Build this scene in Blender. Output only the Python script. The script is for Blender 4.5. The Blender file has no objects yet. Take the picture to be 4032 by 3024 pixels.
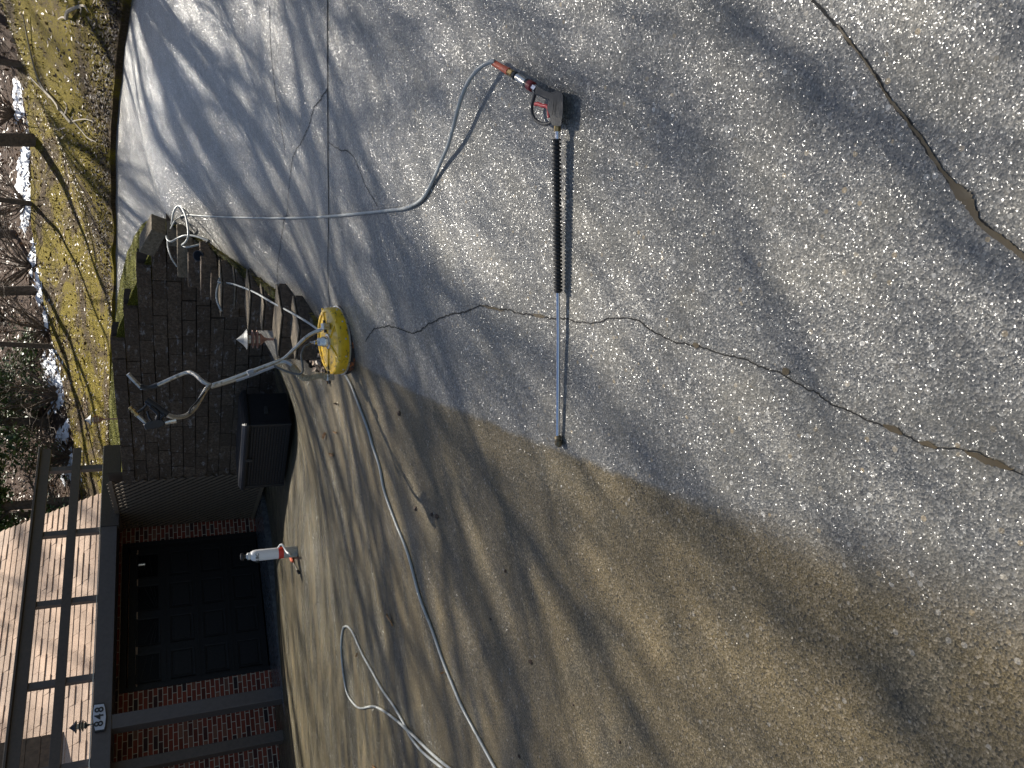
import bpy, bmesh, math, random
import numpy as np
from mathutils import Vector, Matrix
from mathutils.geometry import delaunay_2d_cdt
random.seed(7); rng = np.random.default_rng(5)
SC = bpy.context.scene
rad = math.radians
# ------------------------------------------------------------------ camera, sky, sun, exposure
FPX = 3095.0
R = np.array([[0.99968615, -0.02505197, 0], [-0.01000456, -0.39922678, 0.91679762], [-0.02296759, -0.91650989, -0.39935212]])
cd = bpy.data.cameras.new('camera'); cam = bpy.data.objects.new('camera', cd); SC.collection.objects.link(cam)
R[0] = R[0] / np.linalg.norm(R[0])
_r = Vector(R[:, 1]).normalized(); _b = -Vector(R[:, 2]).normalized(); _u = _b.cross(_r).normalized()
M = Matrix.Identity(4)
for i in range(3):
    M[i][0] = _r[i]; M[i][1] = _u[i]; M[i][2] = _b[i]
cam.matrix_world = M
cd.sensor_width = 36; cd.lens = FPX / 4032 * 36; cd.clip_start = .05; cd.clip_end = 800
SC.camera = cam
SUN_AZ, SUN_EL = 33.0, 54.0
w = bpy.data.worlds.new("World"); SC.world = w; w.use_nodes = True
nt = w.node_tree; bg = nt.nodes['Background']; sky = nt.nodes.new('ShaderNodeTexSky')
sky.sky_type = 'NISHITA'; sky.sun_disc = False; sky.sun_elevation = rad(SUN_EL); sky.sun_rotation = rad(SUN_AZ)
nt.links.new(sky.outputs[0], bg.inputs[0]); bg.inputs[1].default_value = 0.05
sd = bpy.data.lights.new('sun', 'SUN'); sun = bpy.data.objects.new('sun', sd); SC.collection.objects.link(sun)
sd.energy = 5.0; sd.angle = rad(.53); sd.color = (1, .94, .84)
sdir = Vector((math.sin(rad(SUN_AZ)) * math.cos(rad(SUN_EL)), math.cos(rad(SUN_AZ)) * math.cos(rad(SUN_EL)), math.sin(rad(SUN_EL))))
sun.rotation_euler = sdir.to_track_quat('Z', 'Y').to_euler()
SC.view_settings.view_transform = 'Standard'; SC.view_settings.look = 'None'; SC.view_settings.exposure = 1.30; SC.view_settings.gamma = 1
# ------------------------------------------------------------------ helpers: rays of the site survey, ground heights
def ray(px, py):
    v = R @ np.array([3024 - py - 1512, px - 2016, FPX]); return v / v[1]
def el(px, py, Y): return tuple(ray(px, py) * Y)
def pt(px, py, Y): return Vector(ray(px, py) * Y)
class TPS:
    def __init__(s, P, lam=.15):
        P = np.array(P, float); s.P = P; n = len(P)
        d = np.hypot(P[:, None, 0] - P[None, :, 0], P[:, None, 1] - P[None, :, 1])
        K = np.where(d > 0, d * d * np.log(d + 1e-12), 0) + np.eye(n) * lam
        A = np.zeros((n + 3, n + 3)); A[:n, :n] = K; A[:n, n] = 1; A[:n, n + 1:] = P[:, :2]; A[n, :n] = 1; A[n + 1:, :n] = P[:, :2].T
        s.W = np.linalg.solve(A, np.r_[P[:, 2], 0, 0, 0])
    def __call__(s, x, y):
        x = np.asarray(x, float); y = np.asarray(y, float)
        d = np.hypot(x[..., None] - s.P[:, 0], y[..., None] - s.P[:, 1])
        return (np.where(d > 0, d * d * np.log(d + 1e-12), 0) @ s.W[:-3]) + s.W[-3] + s.W[-2] * x + s.W[-1] * y
CP = [(0, .9, -1.46), (-1.2, 1, -1.55), (1.2, 1, -1.37), (0, -2, -1.6), (3, 1, -1.1), (-4, 1, -1.6),
      (0, 2.6, -1.34), (1, 2.3, -1.21), (-1.2, 3, -1.46), (2.5, 3.5, -.75),
      el(1350, 1340, 5.2), el(1290, 1284, 6.2), el(660, 870, 9.6), el(820, 950, 8.9), el(1000, 1080, 7.8),
      el(520, 0, 9.3), el(455, 600, 13.6), el(455, 1300, 19), el(480, 300, 11.3),
      el(1131, 1450, 10.6), (-.7, 9.2, -1.38), (-1.2, 10.6, -1.42), (-1.6, 12.8, -1.44), (-4.6, 13.4, -1.42), (-2, 16, -1.42), (-7, 15, -1.42),
      (-2.2, 9.6, -1.36), (-2.6, 7.6, -1.42), (-5, 7, -1.45), (-4, 10, -1.42), (-8, 9, -1.45), (7, 5, .1), (8, 9, 1.0), (-.8, 7.2, -1.30)]
_g = TPS(CP)
def g(x, y): return float(_g(x, y))
def hit(px, py, h=0.0, t0=.5, t1=26):
    r = ray(px, py); ts = np.arange(t0, t1, .04); z = r[2] * ts; gg = _g(r[0] * ts, ts) + h
    k = np.argmax(z < gg)
    if not (z < gg).any(): return None
    lo, hi = ts[k] - .04, ts[k]
    for _ in range(14):
        m = (lo + hi) / 2
        if r[2] * m < g(r[0] * m, m) + h: hi = m
        else: lo = m
    return Vector(r * hi)
E1 = Vector((.72240585, .69146929, 0)); E2 = Vector((-.69146929, .72240585, 0)); UP = Vector((0, 0, 1))
P0 = pt(1063, 2637, 13.4)
FLOOR = -1.42
def H(a, b, z): p = P0 + E1 * a + E2 * b; return Vector((p.x, p.y, z))
def onplane(px, py, P, n):
    r = Vector(ray(px, py)); t = P.dot(n) / r.dot(n); return r * t
def onz(px, py, z): r = Vector(ray(px, py)); return r * (z / r.z)
W1 = Vector(el(660, 870, 9.6))
def wallpt(px, py, off=0): return onplane(px, py, W1 + E1 * off, E1)
# ------------------------------------------------------------------ helpers: meshes
C = SC.collection
def clean(v): return [Vector(p) for p in v]
class MB:
    def __init__(s): s.v = []; s.f = []
    def add(s, vs, fs):
        o = len(s.v); s.v += [tuple(p) for p in vs]; s.f += [tuple(i + o for i in f) for f in fs]; return s
    def box(s, o, x, y, z):      # origin corner, three edge vectors
        o, x, y, z = Vector(o), Vector(x), Vector(y), Vector(z)
        if x.cross(y).dot(z) < 0: x, y = y, x
        c = [o, o + x, o + x + y, o + y, o + z, o + x + z, o + x + y + z, o + y + z]
        return s.add(c, [(3, 2, 1, 0), (4, 5, 6, 7), (0, 1, 5, 4), (1, 2, 6, 5), (2, 3, 7, 6), (3, 0, 4, 7)])
    def hbox(s, a0, a1, b0, b1, z0, z1):
        return s.box(H(a0, b0, z0), E1 * (a1 - a0), E2 * (b1 - b0), UP * (z1 - z0))
    def tube(s, pts, r, seg=10, caps=True):
        pts = [Vector(p) for p in pts]; n = len(pts)
        rr = r if hasattr(r, '__len__') else [r] * n
        t0 = (pts[1] - pts[0]).normalized(); a = t0.orthogonal().normalized()
        vs = []; fs = []
        for i, p in enumerate(pts):
            t = (pts[min(i + 1, n - 1)] - pts[max(i - 1, 0)])
            t = t.normalized() if t.length > 1e-9 else t0
            a = (a - t * a.dot(t)); a = a.normalized() if a.length > 1e-6 else t.orthogonal().normalized()
            b = t.cross(a)
            for k in range(seg):
                an = 2 * math.pi * k / seg; vs.append(p + (a * math.cos(an) + b * math.sin(an)) * rr[i])
        for i in range(n - 1):
            for k in range(seg):
                k2 = (k + 1) % seg; fs.append((i * seg + k, i * seg + k2, (i + 1) * seg + k2, (i + 1) * seg + k))
        if caps:
            fs.append(tuple(range(seg))[::-1]); fs.append(tuple((n - 1) * seg + k for k in range(seg)))
        return s.add(vs, fs)
    def lathe(s, o, axis, prof, seg=28, xdir=None):   # prof: (radius, along)
        axis = Vector(axis).normalized(); a = axis.orthogonal().normalized() if xdir is None else xdir; b = axis.cross(a)
        vs = []; fs = []; n = len(prof)
        for (r, h) in prof:
            for k in range(seg):
                an = 2 * math.pi * k / seg; vs.append(Vector(o) + axis * h + (a * math.cos(an) + b * math.sin(an)) * max(r, 1e-4))
        for i in range(n - 1):
            for k in range(seg):
                k2 = (k + 1) % seg; fs.append((i * seg + k, i * seg + k2, (i + 1) * seg + k2, (i + 1) * seg + k))
        fs.append(tuple(range(seg))[::-1]); fs.append(tuple((n - 1) * seg + k for k in range(seg)))
        return s.add(vs, fs)
    def prism(s, top, bot):
        n = len(top); return s.add(list(top) + list(bot), [tuple(range(n)), tuple(range(2 * n - 1, n - 1, -1))] + [(i, i + n, (i + 1) % n + n, (i + 1) % n) for i in range(n)])
    def build(s, name, mat=None, parent=None, smooth=False, bevel=0, base=None):
        me = bpy.data.meshes.new(name); me.from_pydata(s.v, [], s.f); me.update()
        if mat: me.materials.append(mat)
        bm = bmesh.new(); bm.from_mesh(me); bmesh.ops.recalc_face_normals(bm, faces=bm.faces); bm.to_mesh(me); bm.free()
        o = bpy.data.objects.new(name, me); C.objects.link(o)
        if smooth:
            me.polygons.foreach_set('use_smooth', [True] * len(me.polygons))
            try: me.set_sharp_from_angle(angle=rad(45))
            except Exception: pass
        if bevel:
            m = o.modifiers.new('bevel', 'BEVEL'); m.width = bevel; m.segments = 2; m.limit_method = 'ANGLE'; m.angle_limit = rad(40)
        if parent:
            o.parent = parent
            o.matrix_parent_inverse = Matrix.Translation(parent.location).inverted()
        return o
def tag(o, label=None, cat=None, group=None, kind=None):
    if label: o['label'] = label
    if cat: o['category'] = cat
    if group: o['group'] = group
    if kind: o['kind'] = kind
    return o
def thing(name, loc, label, cat, group=None):
    o = bpy.data.objects.new(name, None); C.objects.link(o); o.location = loc; o.empty_display_size = .1
    bpy.context.view_layer.update()
    return tag(o, label, cat, group)
def spline(pts, n=8):
    P = [Vector(p) for p in pts]; out = []
    for i in range(len(P) - 1):
        p0 = P[max(i - 1, 0)]; p1 = P[i]; p2 = P[i + 1]; p3 = P[min(i + 2, len(P) - 1)]
        for k in range(n):
            t = k / n
            out.append(.5 * ((2 * p1) + (p2 - p0) * t + (2 * p0 - 5 * p1 + 4 * p2 - p3) * t * t + (3 * p1 - p0 - 3 * p2 + p3) * t ** 3))
    out.append(P[-1]); return out
def inpoly(x, y, poly):
    c = False; n = len(poly); j = n - 1
    for i in range(n):
        if (poly[i][1] > y) != (poly[j][1] > y) and x < (poly[j][0] - poly[i][0]) * (y - poly[i][1]) / (poly[j][1] - poly[i][1]) + poly[i][0]: c = not c
        j = i
    return c
def patch(name, poly, hf, step, mat, skirt=0.0, smooth=True):
    poly = [(p[0], p[1]) for p in poly]; b = []
    for i in range(len(poly)):
        p, q = poly[i], poly[(i + 1) % len(poly)]; L = math.hypot(q[0] - p[0], q[1] - p[1]); k = max(1, int(L / step))
        for t in range(k): b.append((p[0] + (q[0] - p[0]) * t / k, p[1] + (q[1] - p[1]) * t / k))
    nb = len(b); vs = [Vector(p) for p in b]
    xs = [p[0] for p in b]; ys = [p[1] for p in b]
    y = min(ys)
    while y < max(ys):
        x = min(xs)
        while x < max(xs):
            jx = x + random.uniform(-.3, .3) * step; jy = y + random.uniform(-.3, .3) * step
            if inpoly(jx, jy, b): vs.append(Vector((jx, jy)))
            x += step
        y += step
    co, ed, fa, *_ = delaunay_2d_cdt(vs, [(i, (i + 1) % nb) for i in range(nb)], [tuple(range(nb))], 1, 1e-5)
    X = np.array([c[0] for c in co]); Y = np.array([c[1] for c in co]); Z = hf(X, Y)
    m = MB(); m.v = [(float(a), float(c), float(d)) for a, c, d in zip(X, Y, Z)]; m.f = [tuple(f) for f in fa]
    if skirt:
        n0 = len(m.v); bb = [(float(x), float(yy)) for x, yy in b]
        zb = hf(np.array([p[0] for p in bb]), np.array([p[1] for p in bb]))
        m.v += [(p[0], p[1], float(z)) for p, z in zip(bb, zb)] + [(p[0], p[1], float(z) - skirt) for p, z in zip(bb, zb)]
        m.f += [(n0 + i, n0 + (i + 1) % nb, n0 + nb + (i + 1) % nb, n0 + nb + i) for i in range(nb)]
    o = m.build(name, mat, smooth=smooth)
    if not skirt:
        me = o.data
        if me.polygons and sum(p.normal.z for p in me.polygons) < 0: me.flip_normals()
    return o
# ------------------------------------------------------------------ helpers: materials
class NM:
    def __init__(s, name, col=(.5, .5, .5), rough=.6, metal=0, spec=.5):
        s.m = bpy.data.materials.new(name); s.m.use_nodes = True; s.t = s.m.node_tree; s.p = s.t.nodes['Principled BSDF']
        s.set('Base Color', (*col, 1)); s.set('Roughness', rough); s.set('Metallic', metal); s.set('Specular IOR Level', spec)
        s._co = None
    def n(s, typ, **kw):
        nd = s.t.nodes.new(typ)
        for k, v in kw.items(): setattr(nd, k, v)
        return nd
    def link(s, a, b): s.t.links.new(a, b)
    def set(s, k, v):
        i = s.p.inputs[k]
        if hasattr(v, 'is_output') or isinstance(v, bpy.types.NodeSocket): s.link(v, i)
        else: i.default_value = v
        return s
    def inp(s, nd, k, v):
        i = nd.inputs[k]
        if isinstance(v, bpy.types.NodeSocket): s.link(v, i)
        else: i.default_value = v
    def co(s, scale=(1, 1, 1), rot=(0, 0, 0), kind='Object'):
        t = s.n('ShaderNodeTexCoord'); mp = s.n('ShaderNodeMapping'); s.link(t.outputs[kind], mp.inputs[0])
        mp.inputs['Scale'].default_value = scale; mp.inputs['Rotation'].default_value = rot; return mp.outputs[0]
    def noise(s, scale, detail=4, rough=.5, co=None, dist=0):
        nd = s.n('ShaderNodeTexNoise'); s.inp(nd, 'Scale', scale); s.inp(nd, 'Detail', detail); s.inp(nd, 'Roughness', rough); s.inp(nd, 'Distortion', dist)
        s.link(co if co is not None else s.co(), nd.inputs['Vector']); return nd.outputs[0]
    def vor(s, scale, feat='F1', co=None, out='Distance'):
        nd = s.n('ShaderNodeTexVoronoi', feature=feat); s.inp(nd, 'Scale', scale)
        s.link(co if co is not None else s.co(), nd.inputs['Vector']); return nd.outputs[out]
    def ramp(s, f, stops):
        nd = s.n('ShaderNodeValToRGB'); cr = nd.color_ramp
        while len(cr.elements) < len(stops): cr.elements.new(.5)
        for e, (p, c) in zip(cr.elements, stops):
            e.position = p; e.color = (*c, 1) if hasattr(c, '__len__') else (c, c, c, 1)
        s.link(f, nd.inputs[0]); return nd.outputs[0]
    def mix(s, f, a, b, mode='MIX'):
        nd = s.n('ShaderNodeMix', data_type='RGBA', blend_type=mode)
        s.inp(nd, 0, f)
        for k, v in ((6, a), (7, b)):
            if isinstance(v, bpy.types.NodeSocket): s.link(v, nd.inputs[k])
            else: nd.inputs[k].default_value = (*v, 1)
        return nd.outputs[2]
    def math(s, op, a, b=0, c=0, clamp=False):
        nd = s.n('ShaderNodeMath', operation=op, use_clamp=clamp); s.inp(nd, 0, a); s.inp(nd, 1, b)
        if op in ('MULTIPLY_ADD', 'SMOOTH_MIN', 'SMOOTH_MAX'): s.inp(nd, 2, c)
        return nd.outputs[0]
    def mrange(s, v, a, b, c=0, d=1, smooth=True):
        nd = s.n('ShaderNodeMapRange', interpolation_type='SMOOTHSTEP' if smooth else 'LINEAR')
        for k, x in zip(range(5), (v, a, b, c, d)): s.inp(nd, k, x)
        return nd.outputs[0]
    def bump(s, h, strength=.5, dist=.01, prev=None):
        nd = s.n('ShaderNodeBump'); s.inp(nd, 'Strength', strength); s.inp(nd, 'Distance', dist); s.link(h, nd.inputs['Height'])
        if prev is not None: s.link(prev, nd.inputs['Normal'])
        return nd.outputs[0]
def simple(name, col, rough=.5, metal=0, var=.25, scale=30, bump=.2, bd=.002, dirt=None):
    s = NM(name, col, rough, metal); n = s.noise(scale, 5, .6)
    dark = tuple(c * (1 - var) for c in col); lite = tuple(min(1, c * (1 + var)) for c in col)
    c = s.ramp(n, [(.3, dark), (.7, lite)])
    if dirt: c = s.mix(s.mrange(s.noise(scale * .6, 6, .7), .52, .68), c, dirt)
    s.set('Base Color', c); s.set('Roughness', s.mrange(n, .2, .8, max(0, rough - .12), min(1, rough + .15)))
    if bump: s.set('Normal', s.bump(n, bump, bd))
    return s.m
MT = {}
# --- washed / unwashed boundary, fitted to the ground
_bp = [hit(*p) for p in ((1391, 1413), (1600, 1530), (1800, 1640), (2000, 1705), (2224, 1768), (2600, 1910), (3099, 2096), (3500, 2330))]
_bq = np.polyfit([p.y for p in _bp], [p.x for p in _bp], 2)
def concrete():
    s = NM('concrete'); geo = s.n('ShaderNodeNewGeometry'); sep = s.n('ShaderNodeSeparateXYZ'); pos = s.co(); s.link(pos, sep.inputs[0])
    X, Y = sep.outputs[0], sep.outputs[1]
    fx = s.math('MULTIPLY_ADD', s.math('MULTIPLY_ADD', Y, float(_bq[0]), float(_bq[1])), Y, float(_bq[2]))
    wob = s.math('MULTIPLY_ADD', s.noise(9, 3, .6, pos), .05, -.025)
    d = s.math('ADD', s.math('SUBTRACT', X, fx), wob)
    cl = s.math('MAXIMUM', s.mrange(s.math('DIVIDE', d, s.mrange(Y, .9, 2.3, 9.0, 1.0)), -.015, .02), s.math('MULTIPLY', s.mrange(Y, 7.0, 7.2), s.mrange(X, .3, .4)))                      # 1 = washed
    grain = s.noise(260, 3, .7, pos); peb = s.vor(170, 'F1', pos, 'Color'); pebd = s.vor(170, 'F1', pos)
    mid = s.noise(5, 5, .6, pos); big = s.noise(.9, 4, .55, pos)
    sepc = s.n('ShaderNodeSeparateColor'); s.link(peb, sepc.inputs[0])
    # run-off streaks follow the fall of the slab, towards the garage
    stc = s.co((1.3, 6.5, 1), (0, 0, rad(-12))); strk = s.noise(1.0, 6, .65, stc, .3); wet = s.math('MULTIPLY', s.mrange(strk, .46, .60), s.mrange(s.math('SUBTRACT', Y, X), 3.2, 7.5, .25, 1))
    clean_c = s.ramp(grain, [(.25, (.04, .04, .042)), (.5, (.118, .115, .105)), (.75, (.36, .35, .32))])
    stone = s.ramp(sepc.outputs[0], [(0, (.035, .036, .038)), (.45, (.12, .118, .11)), (.8, (.20, .18, .145)), (1, (.40, .38, .34))])
    clean_c = s.mix(.6, clean_c, stone)
    bp = s.n('ShaderNodeSeparateColor'); s.link(s.vor(55, 'F1', pos, 'Color'), bp.inputs[0]); bpd = s.vor(55, 'F1', pos)
    bigst = s.math('MULTIPLY', s.math('GREATER_THAN', bp.outputs[0], .90), s.math('LESS_THAN', bpd, .38))
    bigc = s.ramp(bp.outputs[1], [(0, (.03, .03, .032)), (.4, (.12, .11, .09)), (.6, (.36, .27, .15)), (.8, (.42, .40, .36)), (1, (.55, .52, .47))])
    clean_c = s.mix(s.math('MULTIPLY', bigst, .8), clean_c, bigc)
    clean_c = s.mix(s.mrange(mid, .4, .75, 0, .45), clean_c, (.15, .135, .10))
    dirt_c = s.ramp(grain, [(.25, (.026, .021, .010)), (.5, (.110, .082, .038)), (.78, (.31, .232, .112))])
    blot = s.noise(2.6, 6, .7, pos, .4)
    dirt_c = s.mix(s.math('MULTIPLY', wet, .8), dirt_c, s.ramp(grain, [(.3, (.018, .017, .010)), (.7, (.075, .066, .038))]))
    dirt_c = s.mix(s.mrange(big, .42, .66, 0, .5), dirt_c, (.085, .068, .036))
    dirt_c = s.mix(s.mrange(mid, .5, .72, 0, .6), dirt_c, (.06, .052, .032)); dirt_c = s.mix(s.mrange(blot, .5, .66, 0, .75), dirt_c, s.ramp(grain, [(.3, (.03, .027, .018)), (.7, (.11, .095, .06))]))
    dirt_c = s.mix(s.math('MULTIPLY', s.mrange(sepc.outputs[1], .5, .95), .55), dirt_c, s.mix(.5, stone, (.33, .25, .14))); dirt_c = s.mix(s.math('MULTIPLY', s.math('LESS_THAN', sepc.outputs[2], .14), .7), dirt_c, (.02, .018, .012)); dirt_c = s.mix(s.math('MULTIPLY', bigst, .3), dirt_c, bigc)
    soak = s.math('MULTIPLY', s.mrange(s.math('SUBTRACT', Y, X), 5.0, 9.5), s.mrange(strk, .36, .52)); dirt_c = s.mix(s.math('MULTIPLY', soak, .5), dirt_c, (.035, .033, .014))
    col = s.mix(cl, dirt_c, clean_c)
    s.set('Base Color', col)
    b1 = s.bump(s.noise(60, 4, .6, pos), .35, .006); b2 = s.bump(pebd, .5, .004, b1)
    s.set('Normal', b2)
    k0 = s.math('MULTIPLY_ADD', s.math('MULTIPLY', wet, s.math('SUBTRACT', 1.0, cl)), .22, 0.0); k0 = s.math('ADD', k0, s.mrange(Y, 2.0, 9.0, 0, .32))
    s.set('Roughness', s.mrange(mid, .3, .7, .42, .6)); s.set('Specular IOR Level', .3)
    # film of water: tiny facets of water on the grit catch the sun
    def facets(scale, k, lo=0):
        v1 = s.vor(scale, 'F1', pos, 'Color'); v2 = s.vor(scale * 2.7, 'F1', pos, 'Color'); ma = s.n('ShaderNodeVectorMath', operation='ADD'); s.link(v1, ma.inputs[0]); s.link(v2, ma.inputs[1])
        m = s.n('ShaderNodeVectorMath', operation='SUBTRACT'); s.link(ma.outputs[0], m.inputs[0]); m.inputs[1].default_value = (1, 1, 1)
        m2 = s.n('ShaderNodeVectorMath', operation='SCALE'); s.link(m.outputs[0], m2.inputs[0]); s.inp(m2, 'Scale', k)
        m3 = s.n('ShaderNodeVectorMath', operation='ADD'); s.link(m2.outputs[0], m3.inputs[0]); s.link(geo.outputs['Normal'], m3.inputs[1])
        m4 = s.n('ShaderNodeVectorMath', operation='NORMALIZE'); s.link(m3.outputs[0], m4.inputs[0]); return m4.outputs[0]
    k = s.math('ADD', s.math('MULTIPLY_ADD', cl, .10, .48), k0)
    s.set('Coat Normal', facets(140, k))
    film = s.math('MULTIPLY_ADD', wet, .75, .25)
    s.set('Coat Weight', s.math('ADD', s.math('MULTIPLY', cl, .85), s.math('MULTIPLY', s.math('SUBTRACT', 1.0, cl), film)))
    s.set('Coat Roughness', .22); s.set('Coat IOR', 1.46)
    return s.m
MT['concrete'] = concrete()
def mossy(name, greens, browns, lo=.42, hi=.6, sc=1.3):
    s = NM(name, rough=.9, spec=.15); pos = s.co()
    st = s.co((1.0, .55, 1), (0, 0, rad(30)))
    a = s.noise(sc, 7, .68, st, .6); f = s.noise(22, 5, .75, pos); ff = s.noise(70, 4, .8, pos)
    gr = s.ramp(ff, [(.28, greens[0]), (.5, greens[1]), (.72, greens[2])]); br = s.ramp(f, [(.25, browns[0]), (.5, browns[1]), (.78, browns[2])])
    m = s.math('ADD', s.math('MULTIPLY', a, .7), s.math('MULTIPLY', f, .3))
    s.set('Base Color', s.mix(s.mrange(m, lo, hi), gr, br)); s.set('Normal', s.bump(ff, 1, .03, s.bump(f, 1, .08)))
    return s.m
MT['lawn'] = mossy('lawn', ((.012, .012, .002), (.19, .145, .008), (.46, .35, .02)), ((.008, .006, .003), (.07, .045, .018), (.24, .17, .10)), .47, .56, .8)
MT['moss'] = mossy('moss', ((.012, .016, .003), (.12, .125, .015), (.42, .38, .07)), ((.01, .009, .004), (.06, .05, .02), (.4, .33, .2)), .50, .68, 5)
MT['moss_dark'] = mossy('moss_dark', ((.006, .008, .003), (.04, .05, .012), (.16, .18, .04)), ((.008, .006, .004), (.03, .025, .015), (.2, .15, .1)), .42, .58, 12)
MT['litter'] = mossy('litter', ((.02, .012, .007), (.07, .042, .026), (.26, .17, .12)), ((.012, .008, .005), (.06, .035, .022), (.22, .14, .10)), .4, .6, 2)
MT['soil'] = mossy('soil', ((.008, .006, .004), (.03, .02, .012), (.16, .10, .07)), ((.006, .005, .003), (.02, .016, .01), (.08, .055, .04)), .4, .6, 8)
MT['snow'] = simple('snow', (.75, .78, .84), .6, var=.1, scale=8, bump=.6, bd=.03)
def brick():
    s = NM('brick', rough=.85, spec=.2); t = s.n('ShaderNodeTexCoord'); mp = s.n('ShaderNodeMapping', vector_type='POINT')
    # map: u along the facade, v up
    cmb = s.n('ShaderNodeCombineXYZ'); sp = s.n('ShaderNodeSeparateXYZ'); s.link(t.outputs['Object'], sp.inputs[0])
    u = s.math('ADD', s.math('MULTIPLY', sp.outputs[0], E1.x), s.math('MULTIPLY', sp.outputs[1], E1.y)); s.link(u, cmb.inputs[0]); s.link(sp.outputs[2], cmb.inputs[1])
    def bt(c1, c2, mo):
        b = s.n('ShaderNodeTexBrick'); s.link(cmb.outputs[0], b.inputs['Vector']); s.inp(b, 'Scale', 1.0); s.inp(b, 'Brick Width', .205); s.inp(b, 'Row Height', .0685)
        s.inp(b, 'Mortar Size', .006); s.inp(b, 'Mortar Smooth', .15); s.inp(b, 'Bias', 0)
        s.inp(b, 'Color1', (*c1, 1)); s.inp(b, 'Color2', (*c2, 1)); s.inp(b, 'Mortar', (*mo, 1)); return b
    b = bt((0, 0, 0), (1, 1, 1), (.5, .5, .5)); c = s.ramp(b.outputs[0], [(0, (.03, .022, .024)), (.2, (.14, .035, .022)), (.45, (.25, .06, .035)), (.75, (.19, .047, .03)), (.92, (.24, .11, .07)), (1, (.06, .035, .035))])
    c = s.mix(s.mrange(s.noise(40, 4, .7), .4, .8, 0, .5), c, (.10, .045, .035))
    c = s.mix(b.outputs[1], c, (.52, .46, .37))
    s.set('Base Color', c); s.set('Normal', s.bump(s.math('SUBTRACT', 1.0, b.outputs[1]), .8, .012, s.bump(s.noise(80, 3, .6), .4, .004))); return s.m
MT['brick'] = brick()
MT['brown_trim'] = simple('brown_trim', (.075, .06, .05), .55, scale=22, var=.25, bump=.3)
MT['grey_trim'] = simple('grey_trim', (.085, .075, .072), .5, scale=18, var=.18, bump=.2)
MT['rough_trim'] = simple('rough_trim', (.07, .058, .047), .9, scale=90, var=.5, bump=1, bd=.008)
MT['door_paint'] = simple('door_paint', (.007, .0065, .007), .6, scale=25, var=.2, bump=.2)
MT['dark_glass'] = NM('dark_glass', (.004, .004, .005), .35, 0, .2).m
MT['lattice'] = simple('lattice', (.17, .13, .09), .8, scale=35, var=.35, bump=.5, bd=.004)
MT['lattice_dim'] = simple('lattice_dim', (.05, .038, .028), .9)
MT['lattice_back'] = simple('lattice_back', (.05, .04, .03), .95, scale=20)
def blockm(name, a, b, c, white=.5):
    s = NM(name, rough=.9, spec=.2); pos = s.co(); f = s.noise(30, 6, .7, pos); l = s.noise(2.5, 4, .6, pos)
    isl = s.n('ShaderNodeNewGeometry').outputs['Random Per Island']
    col = s.ramp(f, [(.25, a), (.5, b), (.8, c)]); col = s.mix(s.math('MULTIPLY', isl, .55), col, tuple(x * .45 for x in b))
    st = s.noise(1, 6, .75, s.co((6, 6, 16)))
    col = s.mix(s.math('MULTIPLY', s.mrange(st, .56, .68), white), col, (.5, .5, .52)) if white else col
    s.set('Base Color', col); s.set('Normal', s.bump(f, 1, .02, s.bump(s.noise(9, 3, .5, pos), .5, .03))); return s.m
MT['block'] = blockm('block', (.04, .030, .022), (.11, .082, .060), (.23, .175, .13), .4)
MT['tie'] = blockm('tie', (.06, .05, .035), (.20, .165, .12), (.36, .30, .22), 0)
def shingle():
    s = NM('shingle', rough=.95, spec=.2); isl = s.n('ShaderNodeNewGeometry').outputs['Random Per Island']; f = s.noise(55, 4, .7); l = s.noise(.7, 3, .5)
    c = s.ramp(f, [(.25, (.32, .21, .145)), (.55, (.52, .38, .285)), (.8, (.68, .54, .43))])
    c = s.mix(s.math('MULTIPLY', isl, .35), c, (.36, .27, .20)); s.set('Base Color', s.mix(s.mrange(l, .4, .7, 0, .3), c, (.42, .36, .31))); s.set('Normal', s.bump(f, .5, .004)); return s.m
MT['shingle'] = shingle()
MT['siding'] = simple('siding', (.13, .095, .065), .8, scale=14, var=.4, bump=.6, bd=.005)
MT['underlay'] = simple('underlay', (.03, .022, .018), .9)
def wornyellow():
    s = NM('yellow_paint', rough=.45); n = s.noise(34, 7, .72); n2 = s.noise(9, 5, .6)
    c = s.ramp(s.noise(14, 4, .6), [(.3, (.66, .38, .004)), (.7, (.90, .56, .010))]); c = s.mix(s.mrange(s.math('ADD', s.math('MULTIPLY', n, .6), s.math('MULTIPLY', n2, .4)), .53, .60, 0, .9), c, (.07, .05, .015))
    s.set('Base Color', c); s.set('Roughness', s.mrange(n, .3, .7, .3, .6)); s.set('Coat Weight', .3); return s.m
MT['yellow'] = wornyellow()
MT['rubber'] = simple('rubber', (.018, .018, .018), .7, scale=60, var=.4)
MT['rust'] = simple('rust', (.03, .022, .018), .8, scale=30, var=.4, dirt=(.42, .12, .03))
MT['steel'] = simple('steel', (.62, .60, .56), .32, 1, var=.12, scale=60, bump=.15)
MT['tubing'] = simple('tubing', (.50, .47, .42), .42, 1, var=.2, scale=40, dirt=(.22, .19, .15))
MT['chrome'] = simple('chrome', (.75, .76, .80), .16, 1, var=.06, scale=80, bump=.05)
MT['brass'] = simple('brass', (.55, .38, .16), .35, 1, var=.2, scale=80)
MT['grey_plastic'] = simple('grey_plastic', (.30, .31, .33), .5, var=.15)
MT['black_plastic'] = simple('black_plastic', (.016, .016, .018), .42, var=.3, scale=40)
MT['grey_black'] = simple('grey_black', (.032, .032, .032), .6, var=.4, scale=30)
MT['red_plastic'] = simple('red_plastic', (.55, .06, .06), .5, var=.2, scale=60)
MT['orange'] = simple('orange', (.62, .13, .06), .5, var=.2, scale=60)
MT['red_collar'] = simple('red_collar', (.25, .03, .03), .5)
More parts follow.
